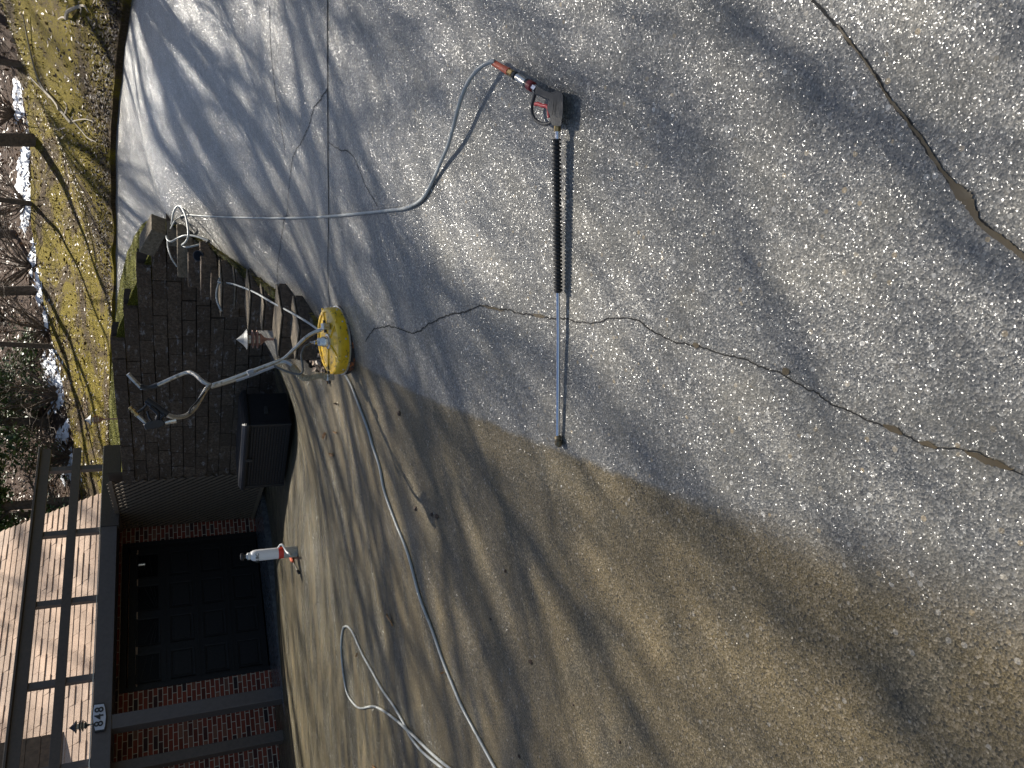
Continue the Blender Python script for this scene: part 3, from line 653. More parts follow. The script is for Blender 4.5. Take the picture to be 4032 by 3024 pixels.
# return along the drive edge: stacked blocks with tops painted pale for sunlight
PIERS = [(655, 700, 925, 965, 9.45, 'tie'), (697, 738, 965, 1088, 9.3, 'tie'), (738, 778, 1025, 1130, 9.1, 'block'), (787, 826, 1040, 1168, 8.9, 'block'), (826, 868, 1085, 1180, 8.75, 'block'),
         (872, 925, 1118, 1245, 8.45, 'block'), (925, 972, 1120, 1215, 8.3, 'block'), (980, 1040, 1160, 1300, 7.9, 'block'), (1034, 1090, 1196, 1300, 7.6, 'block'), (1095, 1165, 1235, 1412, 7.1, 'block'), (1165, 1240, 1288, 1415, 6.65, 'block')]
for pi, (x0, x1, y0, y1, Y, mt) in enumerate(PIERS):
    m = MB()
    P = pt(x0, y1, Y); Q = onplane(x0, y0, P, E1); width = (P - Q).dot(E2); top = P.z; zz = top; k = 0
    dep = .42
    while zz > -1.7:
        jj = Vector((random.uniform(-.006, .006), random.uniform(-.006, .006), 0)); nb = max(1, round(width / .34)); 
        for b in range(nb):
            m.box(Q + jj + E2 * (width * b / nb) + UP * (zz - CH - Q.z) - E1 * (.0 if k else .025), E1 * dep, E2 * (width / nb - .006), UP * (CH - .006))
        zz -= CH; k += 1
    m.build('pier', MT[mt] if pi < 2 else MT['block'], wall, bevel=.01)
    if 4 < pi:
        m = MB(); m.box(Q + UP * (top + .001 - Q.z) - E1 * .02, E1 * (dep - .01), E2 * (width - .01), UP * .012); m.build('sunlit_top', MT['tie'], wall, bevel=.005)  # paler slab puts the sunlight on the block top into its colour
# tilted cap block at the tip
m = MB(); P = pt(655, 925, 9.4); d1 = (E2 * .8 + UP * .35).normalized(); m.box(P, d1 * .34, E1 * .3, d1.cross(E1).normalized() * -.16); m.build('cap_block', MT['tie'], wall, bevel=.008)
# planting strip of soil, leaves and moss along the drive edge
WEDGE = [hit(*p) for p in ((655, 868), (700, 890), (760, 925), (820, 960), (900, 1010), (1000, 1082), (1100, 1150), (1200, 1218), (1285, 1282))]
inner = [p - Vector((.0, 0, 0)) + E2 * .55 - E1 * .12 for p in WEDGE[::-1]]
sp_ = [(p.x, p.y) for p in WEDGE] + [(p.x, p.y) for p in inner]
tag(patch('planting_bed', sp_, lambda x, y: _g(x, y) + .012 + .02 * np.sin(x * 40) * np.sin(y * 37), .04, MT['soil']), kind='structure')
def stripmoss():
    t = random.random() * (len(WEDGE) - 1.01); k = int(t); p = WEDGE[k].lerp(WEDGE[k + 1], t - k) + E2 * abs(random.gauss(0, .07)) + Vector((random.gauss(0, .015), 0, 0)); return Vector((p.x, p.y, g(p.x, p.y) + .02))
strip = [(p.x, p.y) for p in WEDGE[:-2]] + [((p + E2 * .09 - E1 * .02).x, (p + E2 * .09 - E1 * .02).y) for p in WEDGE[:-2][::-1]]
tag(patch('moss_edge', strip, lambda x, y: _g(x, y) + .045 + .012 * np.sin(x * 60) * np.sin(y * 51), .03, MT['moss_dark'], skirt=.05), 'strip of green moss along the drive edge', kind='stuff')
def leafcards(n, fn, size, mat, name, label, curl=.3):
    m = MB()
    for _ in range(n):
        p = fn()
        if p is None: continue
        s = size * random.uniform(.5, 1.2); an = random.uniform(0, 6.28); a = Vector((math.cos(an), math.sin(an), random.uniform(-curl, curl))).normalized(); b = a.orthogonal(); b = (b + Vector((random.uniform(-.5, .5),) * 3)).normalized() if random.random() < .5 else a.cross(UP).normalized(); b = (b + UP * random.uniform(-curl, curl)).normalized()
        m.add([p - a * s, p - b * s * .45 + UP * s * .1, p + a * s, p + b * s * .45 + UP * s * .12], [(0, 1, 2), (0, 2, 3)])
    return tag(m.build(name, mat), label, kind='stuff')
def wedgept():
    t = random.random() * (len(WEDGE) - 1.01); k = int(t); p = WEDGE[k].lerp(WEDGE[k + 1], t - k) + E2 * random.uniform(.05, .5) - E1 * random.uniform(0, .1); return Vector((p.x, p.y, g(p.x, p.y) + random.uniform(.02, .05)))
leafcards(2600, wedgept, .045, MT['litter_leaf'], 'leaf_litter', 'dead leaves lying in the planting bed beside the drive', .6)
def lawnpt():
    x, y = random.uniform(-3, 11), random.uniform(8, 26)
    return Vector((x, y, L(x, y) + .06)) if inpoly(x, y, poly) else None
leafcards(9000, lawnpt, .04, MT['litter_leaf'], 'fallen_leaves', 'brown leaves strewn over the lawn bank', .7)
def edgept():
    t = random.random() * (len(EDGE) - 1.01); k = int(t); p = EDGE[k].lerp(EDGE[k + 1], t - k); o = abs(random.gauss(0, .5)); x, y = p.x + o, p.y + random.uniform(-.3, .3) + .1
    return Vector((x, y, L(x, y) + .07)) if inpoly(x, y, poly) else None
leafcards(3500, edgept, .032, MT['leaf_dark'], 'leaf_litter', 'dark wet leaves piled at the foot of the bank', .8)
def hillpt():
    x, y = random.uniform(-14, 16), random.uniform(22, 44); return Vector((x, y, L(x, y) + .04))
leafcards(16000, hillpt, .09, MT['litter_leaf'], 'leaf_litter', 'brown leaf litter covering the wooded hill', .7)
def blades(n, fn, h, name, label):
    m = MB()
    for _ in range(n):
        p = fn()
        if p is None: continue
        an = random.uniform(0, 6.28); a = Vector((math.cos(an), math.sin(an), 0)) * h * .12; tp = UP * h * random.uniform(.4, 1.1) + Vector((random.gauss(0, .4), random.gauss(0, .4), 0)) * h
        m.add([p - a, p + a, p + tp], [(0, 1, 2)])
    return tag(m.build(name, MT['grassblade']), label, kind='stuff')
blades(9000, stripmoss, .035, 'moss_tufts', 'ragged moss tufts growing along the edge of the drive')
def islpt():
    x, y = random.uniform(-2, 4), random.uniform(9.5, 19); return Vector((x, y, float(_isl(x, y)) + .0)) if inpoly(x, y, isl) else None
blades(14000, islpt, .04, 'moss_tufts', 'short moss and grass tufts on the mound behind the wall')
def lawn2():
    x, y = random.uniform(-2, 9), random.uniform(9, 25); return Vector((x, y, L(x, y) + .04)) if inpoly(x, y, poly) and math.sin(x * 1.3 + y * .8) + math.sin(x * .5 - y * 1.7) > -.5 else None
blades(24000, lawn2, .07, 'grass_tufts', 'yellow green moss and grass tufts on the lawn bank')
# ------------------------------------------------------------------ TREES
def bare_tree(x, y, h, r, label, seed, spread=.45, name='bare_tree', group='bare trees around the drive', depth=5, lean=(0, 0), firstb=.32, dens=1.0, lf=1.0, reach=()):
    rn = random.Random(seed); base = Vector((x, y, L(x, y) - .2)); t = thing(name, base, label, 'tree', group); m = MB(); tr = MB()
    def grow(p, d, ln, r0, lv, mb):
        n = 7 if lv == 0 else 5 if lv < 3 else 3; pts = [p.copy()]; rr = [r0]; q = p.copy(); dd = d.copy(); end = .35 if lv == 0 else .4
        for k in range(n):
            j = .07 if lv == 0 else .17
            dd = (dd + Vector((rn.gauss(0, j), rn.gauss(0, j), rn.gauss(0, j * .6) + (.05 if lv else .02)))).normalized(); q = q + dd * ln / n; pts.append(q.copy()); rr.append(max(.006, r0 * (1 - (1 - end) * (k + 1) / n)))
        mb.tube(pts, rr, 9 if lv == 0 else 5 if lv < 2 else 3, caps=False)
        if lv == 0:
            for (f, dr, ln_) in reach:
                k = int(f * n); grow(pts[k].lerp(pts[k + 1], f * n - k), Vector(dr).normalized(), ln_, rr[k] * .75, 1, m)
        if lv >= depth: return
        nb = {0: int(10 * dens), 1: 5, 2: 3, 3: 3, 4: 3}.get(lv, 3)
        for b in range(nb):
            f = firstb + (1 - firstb) * (b + rn.random() * .8) / nb if lv == 0 else .25 + .75 * (b + rn.random()) / nb
            f = min(f, .99); k = int(f * n); pp = pts[k].lerp(pts[k + 1], f * n - k); dl = (pts[k + 1] - pts[k]).normalized()
            az = rn.uniform(0, 6.28); o = dl.orthogonal().normalized(); s = o * math.cos(az) + dl.cross(o) * math.sin(az)
            nd = (dl * (1 - spread) + s * rn.uniform(.5, 1.0) * (spread + .35) + UP * .15 * lf * lf).normalized()
            grow(pp, nd, ln * rn.uniform(.38, .62) * lf * (1 - .35 * f if lv == 0 else 1), rr[k] * rn.uniform(.4, .62), lv + 1, m)
    grow(base, Vector((lean[0], lean[1], 1)).normalized(), h, r, 0, tr)
    tr.build('trunk', MT['bark'], t, smooth=True); m.build('crown', MT['bark'], t)
    return t
REACH = {21: [(.42, (-1, -.15, .35), 8), (.52, (-.9, .25, .45), 7.5), (.6, (-.9, -.4, .45), 7.5), (.72, (-.8, .1, .6), 6)], 23: [(.5, (-1, -.1, .35), 7.5), (.62, (-.9, -.4, .4), 7), (.7, (-.9, .4, .5), 7)],
         11: [(.50, (-.8, .25, .5), 8), (.6, (-.7, -.5, .5), 7.5), (.7, (-.9, 0, .7), 7)],
         97: [(.5, (-1, -.1, .4), 8), (.65, (-.9, .3, .5), 8), (.58, (-.8, -.5, .4), 7)],
         44: [(.4, (-1, 0, .4), 9), (.55, (-.9, -.3, .5), 9), (.48, (-.8, -.6, .35), 9), (.7, (-1, .2, .5), 8)],
         95: [(.45, (-1, -.1, .3), 9), (.6, (-.8, -.5, .4), 9)]}
TREES = [(7.7, 13.4, 17, .14, 'nearest tall bare tree on the bank to the right of the drive', 11, (-.02, 0)),
         (8.9, 10.2, 15, .15, 'bare tree beside the drive with long limbs reaching over it', 21, (-.02, 0)),
         (9.6, 6.6, 14, .13, 'bare tree nearest the camera on the right bank', 23, (-.02, 0)),
         (12.0, 18.5, 21, .22, 'tall bare tree higher up the right bank', 44, (0, 0)),
         (8.2, 8.0, 9, .10, 'small bare tree low on the right bank', 51, (-.06, -.03)),
         (7.2, 25.5, 22, .19, 'straight bare tree standing in the snow at the top of the lawn', 61, (0, 0)),
         (3.2, 27.5, 22, .15, 'bare tree behind the snow patch in the middle of the woods edge', 71, (0, 0)),
         (11.5, 26.5, 22, .2, 'bare tree at the right end of the woods edge', 82, (0, 0)),
         (-.8, 27.5, 20, .14, 'bare tree left of the middle of the woods edge', 91, (0, 0)),
         (15.5, 20.5, 22, .22, 'bare tree furthest right above the bank', 95, (0, 0)),
         (10.6, 15.4, 15, .13, 'slim bare tree above the middle of the right bank', 97, (-.04, 0)),
         (8.8, 24.2, 19, .09, 'thin bare tree in front of the woods edge at the right', 102, (-.03, 0)),
         (5.6, 26.6, 19, .08, 'thin bare tree just left of the straight trunk', 103, (0, 0)),
         (10.4, 28.0, 22, .12, 'bare tree on the hill behind the right end of the lawn', 104, (0, 0)),
         (1.4, 26.2, 18, .08, 'thin bare tree beside the snow above the far drive', 105, (.02, 0)),
         (-4.8, 30.5, 22, .17, 'bare tree behind the evergreens', 99, (0, 0)),
         (5.2, 29.5, 23, .15, 'bare tree further back between the two middle trunks', 100, (0, 0))]
SAP = [(6.1, 9.6), (6.9, 10.9), (7.6, 12.2), (8.3, 12.9), (8.8, 14.6), (9.6, 15.6), (10.4, 17.0), (11.0, 18.9), (6.6, 8.4), (5.9, 7.2), (7.4, 9.3), (6.0, 10.55), (6.3, 11.2), (6.7, 11.9), (7.2, 12.6), (8.0, 12.0), (9.0, 13.4), (7.9, 10.6), (6.5, 9.9), (5.8, 8.3)]
SL = ['nearest the far edge of the drive', 'second from the far edge of the drive', 'in front of the nearest tall tree', 'behind the nearest tall tree', 'at the middle of the bank', 'above the middle of the bank', 'near the top of the bank', 'at the top of the bank', 'low on the bank near the camera', 'lowest on the bank near the camera', 'between the low saplings', 'leaning over the far edge of the drive', 'at the far bend of the drive', 'just above the far bend of the drive', 'between the nearest tall tree and the drive', 'right of the nearest tall tree', 'above and behind the nearest tall tree', 'midway up the bank beside the drive', 'one step up the bank from the drive', 'at the foot of the bank beside the drive']
for i, (x, y) in enumerate(SAP):
    rn_ = random.Random(900 + i); bare_tree(x, y, rn_.uniform(5.5, 9), rn_.uniform(.022, .045), 'thin bare sapling ' + SL[i], 900 + i, spread=.3, name='bare_sapling', group='thin saplings on the right bank', depth=2, firstb=.15, lean=(rn_.uniform(-.12, .05), rn_.uniform(-.1, .08)), dens=.6, lf=1.5)
for (x, y, h, r, lb_, sd_, le) in TREES: bare_tree(x, y, h, r, lb_, sd_, lean=le, spread=.30, lf=1.35, depth=3, dens=.9, reach=REACH.get(sd_, ()))
def shrub(x, y, h, seed, label):
    rn = random.Random(seed); base = Vector((x, y, L(x, y) - .05)); t = thing('bare_shrub', base, label, 'shrub', 'leafless shrubs in the woods'); m = MB()
    for k in range(26):
        an = rn.uniform(0, 6.28); d = Vector((math.cos(an) * .9, math.sin(an) * .9, rn.uniform(.5, 1.6))).normalized(); p = base.copy(); pts = [p]
        for q in range(6): d = (d + Vector((rn.gauss(0, .25), rn.gauss(0, .25), rn.gauss(0, .2)))).normalized(); p = p + d * h / 6; pts.append(p)
        m.tube(pts, [.03, .024, .02, .015, .01, .008, .005], 4, False)
        for q in range(2, 6):
            e = [pts[q]]; dd = d.copy()
            for _ in range(3): dd = (dd + Vector((rn.gauss(0, .6), rn.gauss(0, .6), rn.gauss(0, .4)))).normalized(); e.append(e[-1] + dd * h * .12)
            m.tube(e, [.01, .008, .006, .004], 3, False)
    m.build('stems', MT['bark'], t)
SH = ['right of the straight tree', 'just left of the straight tree', 'behind the snow above the drive', 'above the moss mound', 'behind the far path light', 'beside the evergreens', 'at the top right of the lawn', 'low among the evergreens', 'on the hill in the middle', 'on the hill at the right', 'higher on the hill at the left', 'at the top of the hill']
for i, (px, py, Y) in enumerate(((60, 450, 27), (90, 800, 27.5), (100, 1050, 28), (150, 1300, 27), (200, 1560, 26), (230, 1800, 25), (20, 100, 26), (110, 1650, 28), (40, 900, 32), (20, 300, 32), (60, 1250, 33), (30, 1150, 37))):
    p = pt(px, py, Y); shrub(p.x, p.y, random.uniform(1.8, 2.8), 300 + i, 'tangled leafless brown shrub ' + SH[i])
def evergreen(x, y, h, w_, seed, label, n=15000, low=.12):
    rn = random.Random(seed); base = Vector((x, y, L(x, y) - .1)); t = thing('evergreen_tree', base, label, 'tree', 'evergreen trees behind the garage'); tr = MB(); lf = MB()
    tr.tube([base, base + UP * h * .5, base + UP * h * .95], [.14, .09, .02], 8, False)
    cl = []
    for k in range(70):
        f = rn.uniform(low, 1); an = rn.uniform(0, 6.28); rr_ = w_ * math.sqrt(rn.random()) * (1.05 - f * .75); c = base + Vector((math.cos(an) * rr_, math.sin(an) * rr_, h * f)); cl.append((c, rn.uniform(.25, .6) * w_ * .45)); 
        if k % 2 == 0: tr.tube([base + UP * (h * f * .85), c.lerp(base + UP * h * f, .4) + UP * .1, c], [.04, .025, .008], 4, False)
    for k in range(n):
        c, r_ = rn.choice(cl); p = c + Vector((rn.gauss(0, 1), rn.gauss(0, 1), rn.gauss(0, .6))) * r_ * .7; s = rn.uniform(.09, .2)
        a = Vector((rn.gauss(0, 1), rn.gauss(0, 1), rn.gauss(-.3, .6))).normalized(); b = a.orthogonal().normalized(); b = (b * math.cos(k) + a.cross(b) * math.sin(k))
        lf.add([p, p + a * s * .5 + b * s * .22, p + a * s, p + a * s * .5 - b * s * .22], [(0, 1, 2, 3)])
    tr.build('trunk', MT['bark'], t); lf.build('crown', MT['evergreen'], t)
for i, (x, y, h, wd, lb_) in enumerate(((-2.9, 24.5, 6.5, 2.0, 'dark evergreen tree above the garage roof corner'), (-5.4, 25.0, 7.5, 2.3, 'broad evergreen tree behind the roof rails'), (-8.5, 26, 8, 2.5, 'evergreen tree standing behind the shingle roof'), (.2, 28.0, 5.5, 1.6, 'evergreen tree furthest from the garage'), (-3.8, 29.5, 8, 2.4, 'evergreen tree in the back row behind the others'))):
    evergreen(x, y, h, wd, 500 + i, lb_, low=.03)
def onland(px, py):
    r = ray(px, py); ts = np.arange(8, 40, .1); z = r[2] * ts < land(r[0] * ts, ts) + .06; k = np.argmax(z); return Vector(r * ts[k]) if z.any() else None
def fallen(paths, label, r):
    P = [[onland(*p) for p in q] for q in paths]; P = [[p for p in q if p is not None] for q in P]
    t = thing('fallen_branch', P[0][0], label, 'branch', 'fallen branches on the lawn')
    m = MB()
    for i, q in enumerate(P):
        if len(q) < 2: continue
        q = spline([p + UP * random.uniform(.02, .09) for p in q], 4); n = len(q); m.tube(q, [max(.006, (r if i == 0 else r * .6) * (1 - .75 * k / n)) for k in range(n)], 6)
    m.build('limb', MT['pale_bark'], t, smooth=True)
fallen([((300, 485), (260, 440), (220, 395), (180, 350), (150, 290), (130, 200), (110, 60)), ((255, 435), (225, 400), (195, 380)), ((270, 450), (280, 420), (262, 400)), ((200, 375), (150, 320), (135, 305))], 'long pale fallen branch lying across the lawn bank', .035)
fallen([((285, 75), (295, 50), (315, 28), (345, 25), (360, 50)), ((285, 75), (262, 70), (240, 78)), ((318, 28), (330, 35), (345, 55))], 'short curled pale twig near the top right of the lawn', .03)
fallen([((300, 470), (330, 510), (365, 545), (400, 560)), ((310, 480), (340, 470), (372, 478))], 'thin fallen twig above the edge of the drive', .02)
# ------------------------------------------------------------------ HOSES
def hpath(pts, h): return [hit(x, y, h) for x, y in pts]
def hose(pts, r, label, mat='hose', n=7, base=None):
    m = MB(); m.tube(spline(pts, n), r, 10); o = m.build('pressure_hose', MT[mat], smooth=True); return tag(o, label, 'hose', 'pressure hoses')
A = hpath(((1948, 241), (1920, 248), (1880, 275), (1840, 330), (1808, 410), (1785, 500), (1765, 570), (1735, 640), (1700, 720), (1660, 785), (1600, 818), (1530, 828), (1400, 842), (1290, 852), (1180, 857), (1050, 858), (900, 855), (800, 850), (740, 846)), .010)
A += hpath(((715, 850), (700, 860)), .02) + [pt(688, 870, 9.1), pt(680, 884, 9.15), pt(672, 900, 9.3)]
for i_, (x_, y_, h_) in enumerate(((1948, 241, .040), (1920, 248, .05), (1880, 275, .06), (1840, 330, .065), (1808, 410, .06), (1785, 500, .05), (1765, 570, .037), (1735, 640, .022))): A[i_] = hit(x_, y_, h_)
hose(A, .0080, 'grey hose running from the spray gun across the drive to the mound tip')
hose([pt(676, 884, 9.2), pt(684, 835, 9.15), pt(698, 813, 9.1), pt(712, 814, 9.05), pt(727, 838, 8.95), pt(738, 880, 8.85), pt(742, 925, 8.8), pt(733, 950, 8.8), pt(717, 966, 9.0), pt(735, 973, 8.95), pt(775, 966, 8.9), pt(815, 955, 8.85)], .011, 'grey hose looping up over the tip of the mossy mound')
hose([pt(656, 930, 9.25), pt(660, 944, 9.2), pt(675, 951, 9.15), pt(700, 938, 9.1), pt(730, 927, 9.0), pt(770, 930, 8.9), pt(820, 947, 8.8)], .011, 'pale hose draped over the topmost block of the wall return')
hose([pt(659, 940, 9.24), pt(662, 975, 9.15), pt(675, 1015, 9.1), pt(697, 1050, 9.1)], .008, 'thin grey line hanging down the topmost blocks')
hose([pt(912, 1025, 8.5), pt(885, 1060, 8.4), pt(866, 1095, 8.3), pt(860, 1110, 8.25), pt(872, 1112, 8.22), pt(915, 1118, 8.1), pt(960, 1133, 7.8), pt(1010, 1155, 7.5), pt(1070, 1190, 7.1), pt(1130, 1222, 6.7), pt(1200, 1262, 6.3), pt(1262, 1305, 5.9), pt(1300, 1340, 5.65)] + [hit(1352, 1462, .011), hit(1358, 1472, .010)] + hpath(((1382, 1514), (1403, 1568), (1425, 1626), (1450, 1695), (1468, 1757), (1494, 1836), (1513, 1932), (1555, 2050), (1604, 2175), (1652, 2350), (1700, 2476), (1741, 2594), (1782, 2696), (1822, 2789), (1883, 2903), (1945, 3017), (1985, 3090), (2040, 3200)), .009), .0088, 'long grey hose running past the yellow cleaner down the unwashed concrete')
hose([pt(912, 1028, 8.6), pt(880, 1075, 8.5), pt(862, 1115, 8.4), pt(853, 1150, 8.3), pt(855, 1185, 8.25), pt(872, 1225, 8.2)], .010, 'short grey hose hanging over the wall blocks beside the planting bed')
def z4(x, y): return (1200 + x / 2.458, 2350 + y / 2.458)
LP_ = [z4(*p) for p in ((1500, 1800), (1320, 1650), (1150, 1510), (1040, 1380), (990, 1290), (940, 1190), (850, 1040), (750, 900), (650, 720), (560, 560), (480, 380), (435, 305), (397, 285), (367, 320), (352, 480), (368, 700), (400, 900), (440, 990), (500, 1060), (550, 1078), (610, 1066), (670, 1060), (740, 1090), (830, 1150), (920, 1222), (975, 1275), (1070, 1362), (1180, 1470), (1290, 1570), (1390, 1650), (1570, 1800))]
Lp = hpath(LP_, .010); Lp[24] = hit(*LP_[24], .018); Lp[25] = hit(*LP_[25], .027); Lp[26] = hit(*LP_[26], .018)
hose(Lp, .0092, 'grey hose doubled back in a long loop on the unwashed concrete')
# ------------------------------------------------------------------ SPRAY WAND
def z1(x, y): return (1800 + x / 1.658, 150 + y / 1.658)
wand = thing('spray_wand', hit(2197, 1100), 'pressure washer gun and chrome lance lying on the wet concrete', 'spray gun')
def q1(x, y, h): return hit(*z1(x, y), h)
m = MB(); m.tube([hit(2197, 1150, .026), hit(2199, 1300, .024), hit(2198, 1500, .020), hit(2196, 1722, .016)], .0072, 14); m.build('lance', MT['chrome'], wand, smooth=True)
m = MB(); a, b = hit(2190, 545, .034), hit(2197, 1152, .026); d = (b - a).normalized(); Lg = (b - a).length
m.tube([a, b], .0105, 18)
nR = 40
for k in range(nR):
    s = .004 + (Lg - .012) * k / (nR - 1); big = 1.35 if k % 12 in (0, 1, 2) and k > 3 and False else 1
    m.lathe(a + d * s, d, [(.0105, -.0036), (.0158, -.0028), (.0168, 0), (.0158, .0028), (.0105, .0036)], 18)
m.build('insulated_grip', MT['rubber'], wand, smooth=True)
a, b = hit(2196, 1715, .0165), hit(2201, 1757, .016); d = (b - a).normalized()
m = MB(); m.lathe(a, d, [(.008, 0), (.013, .004), (.014, .012), (.010, .014), (.010, .018), (.015, .020), (.015, .034), (.012, .038), (.006, .044)], 16); m.build('nozzle', simple('old_brass', (.20, .16, .10), .5, .8), wand, smooth=True)
m = MB(); m.tube([q1(655, 607, .034), q1(656, 658, .034)], .0075, 12); m.build('inlet_tube', MT['chrome'], wand, smooth=True)
m = MB(); m.tube([q1(655, 572, .034), q1(655, 609, .034)], .0125, 6); m.build('brass_nut', MT['brass'], wand, bevel=.001)
OUT = [(505, 370), (512, 325), (522, 303), (545, 322), (575, 340), (610, 356), (632, 350), (648, 344), (672, 346), (688, 360), (694, 385), (693, 470), (688, 520), (680, 577), (625, 578), (612, 560), (612, 540), (604, 505), (588, 470), (588, 440), (603, 418), (598, 405), (575, 398), (545, 385), (522, 372)]
m = MB(); hi, lo = .042, .010
m.prism([q1(x, y, hi) for x, y in OUT], [q1(x, y, lo) for x, y in OUT]); m.build('gun_body', MT['grey_black'], wand, bevel=.006)
m = MB()
for xx in (640, 655): m.prism([q1(x, y, .0435) for x, y in ((xx - 14, 410), (xx - 10, 410), (xx - 20, 500), (xx - 24, 500))], [q1(x, y, .040) for x, y in ((xx - 14, 410), (xx - 10, 410), (xx - 20, 500), (xx - 24, 500))])
m.prism([q1(x, y, .0445) for x, y in ((612, 520), (682, 528), (681, 534), (612, 526))], [q1(x, y, .040) for x, y in ((612, 520), (682, 528), (681, 534), (612, 526))])
m.build('gun_rib', MT['black_plastic'], wand)
m = MB(); m.tube(spline([q1(x, y, .032) for x, y in ((510, 360), (498, 400), (488, 445), (490, 490), (505, 525), (530, 548), (560, 560), (590, 560), (618, 548))], 5), .0058, 10); m.build('trigger_guard', MT['grey_black'], wand, smooth=True)
m = MB(); m.tube(spline([q1(x, y, .032) for x, y in ((512, 432), (530, 430), (555, 440), (580, 444), (596, 455), (600, 490), (601, 520))], 5), [.0068] * 25 + [.006] * 6, 10); m.build('trigger', MT['red_plastic'], wand, smooth=True)
axis = [q1(*p, .034) for p in ((240, 162), (338, 220), (372, 240), (395, 255), (455, 295), (470, 305), (492, 318), (518, 338))]
def cyl(a, b, r, name, mat, seg=16, tp=1): mm = MB(); mm.tube([a, a.lerp(b, .5), b], [r, r, r * tp], seg); return mm.build(name, MT[mat], wand, smooth=seg > 8, bevel=0)
cyl(axis[0], axis[1], .0115, 'hose_sleeve', 'orange', tp=1.15)
cyl(axis[1].lerp(axis[0], .05), axis[1].lerp(axis[2], .8), .0125, 'brass_ferrule', 'brass', 6)
cyl(axis[2].lerp(axis[1], .3), axis[3], .009, 'swivel_neck', 'chrome'); cyl(axis[2], axis[2].lerp(axis[3], .5), .0145, 'swivel_nut', 'grey_black', 6)
cyl(axis[3], axis[4], .0135, 'coupling', 'steel', 14); cyl(axis[4], axis[5].lerp(axis[6], .3), .0165, 'coupler_collar', 'black_plastic'); cyl(axis[5], axis[6], .0175, 'red_collar', 'red_collar'); cyl(axis[6], axis[7], .0125, 'inlet_fitting', 'chrome', 6)
# ------------------------------------------------------------------ SURFACE CLEANER
ctr = pt(1372, 1340, 5.16)
N = Vector((-.085, -.13, 1)).normalized(); ctr = Vector((ctr.x, ctr.y, g(ctr.x, ctr.y) + .028))
cl = thing('surface_cleaner', ctr, 'round yellow walk-behind surface cleaner with a bent tube handle', 'floor cleaner')
U1 = Vector((1, 0, 0)) - N * N.x; U1.normalize(); U2 = N.cross(U1)
RAD = .218
m = MB(); m.lathe(ctr, N, [(RAD * .93, -.018), (RAD * 1.03, -.022), (RAD * 1.04, .004), (RAD * .96, .012)], 56); m.build('brush_skirt', MT['rust'], cl, smooth=True)
m = MB(); m.lathe(ctr, N, [(RAD * 1.0, .010), (RAD * 1.035, .012), (RAD * 1.035, .020), (RAD, .022)], 56); m.build('trim_band', MT['steel'], cl, smooth=True)
m = MB(); m.lathe(ctr, N, [(RAD, .020), (RAD * 1.01, .024), (RAD, .075), (RAD * .985, .084), (RAD * .95, .089), (RAD * .88, .088), (RAD * .86, .080), (RAD * .5, .081), (RAD * .3, .082), (.02, .083)], 56); m.build('housing', MT['yellow'], cl, smooth=True)
m = MB()
for k in range(5):
    an = k * 2 * math.pi / 5 + .25; d = U1 * math.cos(an) + U2 * math.sin(an); s = N.cross(d)
    m.box(ctr + d * .05 - s * .008 + N * .078, d * (RAD * .82), s * .016, N * .011)
m.build('housing_rib', MT['yellow'], cl, bevel=.004)
for k in range(12):
    m = MB(); an = k * math.pi / 6; d = U1 * math.cos(an) + U2 * math.sin(an); m.lathe(ctr + d * RAD * .995 + N * .042, d, [(.006, 0), (.006, .006), (.003, .008)], 8)
    m.build('rim_bolt', MT['steel'], cl)
m = MB()
for a0, a1 in ((3.45, 4.05), (4.2, 4.8)):
    top = [ctr + (U1 * math.cos(a) + U2 * math.sin(a)) * r_ * RAD + N * .080 for r_, a in ((.3, a0 + .15), (.82, a0), (.84, (a0 + a1) / 2), (.82, a1), (.3, a1 - .15))]
    m.prism(top, [p - N * .006 for p in top])
m.build('vent_slot', MT['grey_black'], cl)
hub = ctr + N * .08
m = MB(); m.lathe(hub, N, [(.05, 0), (.05, .012), (.036, .016), (.033, .045), (.028, .05), (.028, .068), (.024, .072), (.015, .078)], 24); m.build('swivel_hub', MT['steel'], cl, smooth=True)
hubtop = hub + N * .075
m = MB(); m.lathe(hubtop, N, [(.01, 0), (.013, .004), (.013, .022), (.008, .026), (.008, .05)], 12); m.build('hub_fitting', MT['chrome'], cl, smooth=True)
lb0 = ctr + U1 * .075 + U2 * .0 + N * .088; lb1 = ctr - U1 * .135 + U2 * .01 + N * .088
br0 = pt(1312, 1283, 5.10); br1 = pt(1298, 1485, 5.12)
for p in (br0, br1):
    m = MB(); q = p - N * ((p - ctr).dot(N) - .084); m.box(q - U1 * .022 - U2 * .022, U1 * .044, U2 * .044, N * .05); m.build('bracket', MT['steel'], cl, bevel=.006)
    m = MB(); m.tube([q + N * .03 - U1 * .04, q + N * .03 + U1 * .04], .009, 8); m.build('pivot_bolt', MT['black_plastic'], cl, smooth=True)
q0 = br0 - N * ((br0 - ctr).dot(N) - .115); qb = br1 - N * ((br1 - ctr).dot(N) - .115)
JN = pt(1118, 1412, 5.2)
m = MB(); TR = .0125
m.tube(spline([q0, pt(1265, 1297, 5.14), pt(1225, 1315, 5.16), pt(1195, 1338, 5.17), pt(1155, 1378, 5.19), JN, pt(1080, 1428, 5.2), pt(1000, 1458, 5.22), pt(900, 1496, 5.24), pt(836, 1516, 5.25)], 7), TR, 12); m.build('handle_tube', MT['tubing'], cl, smooth=True)
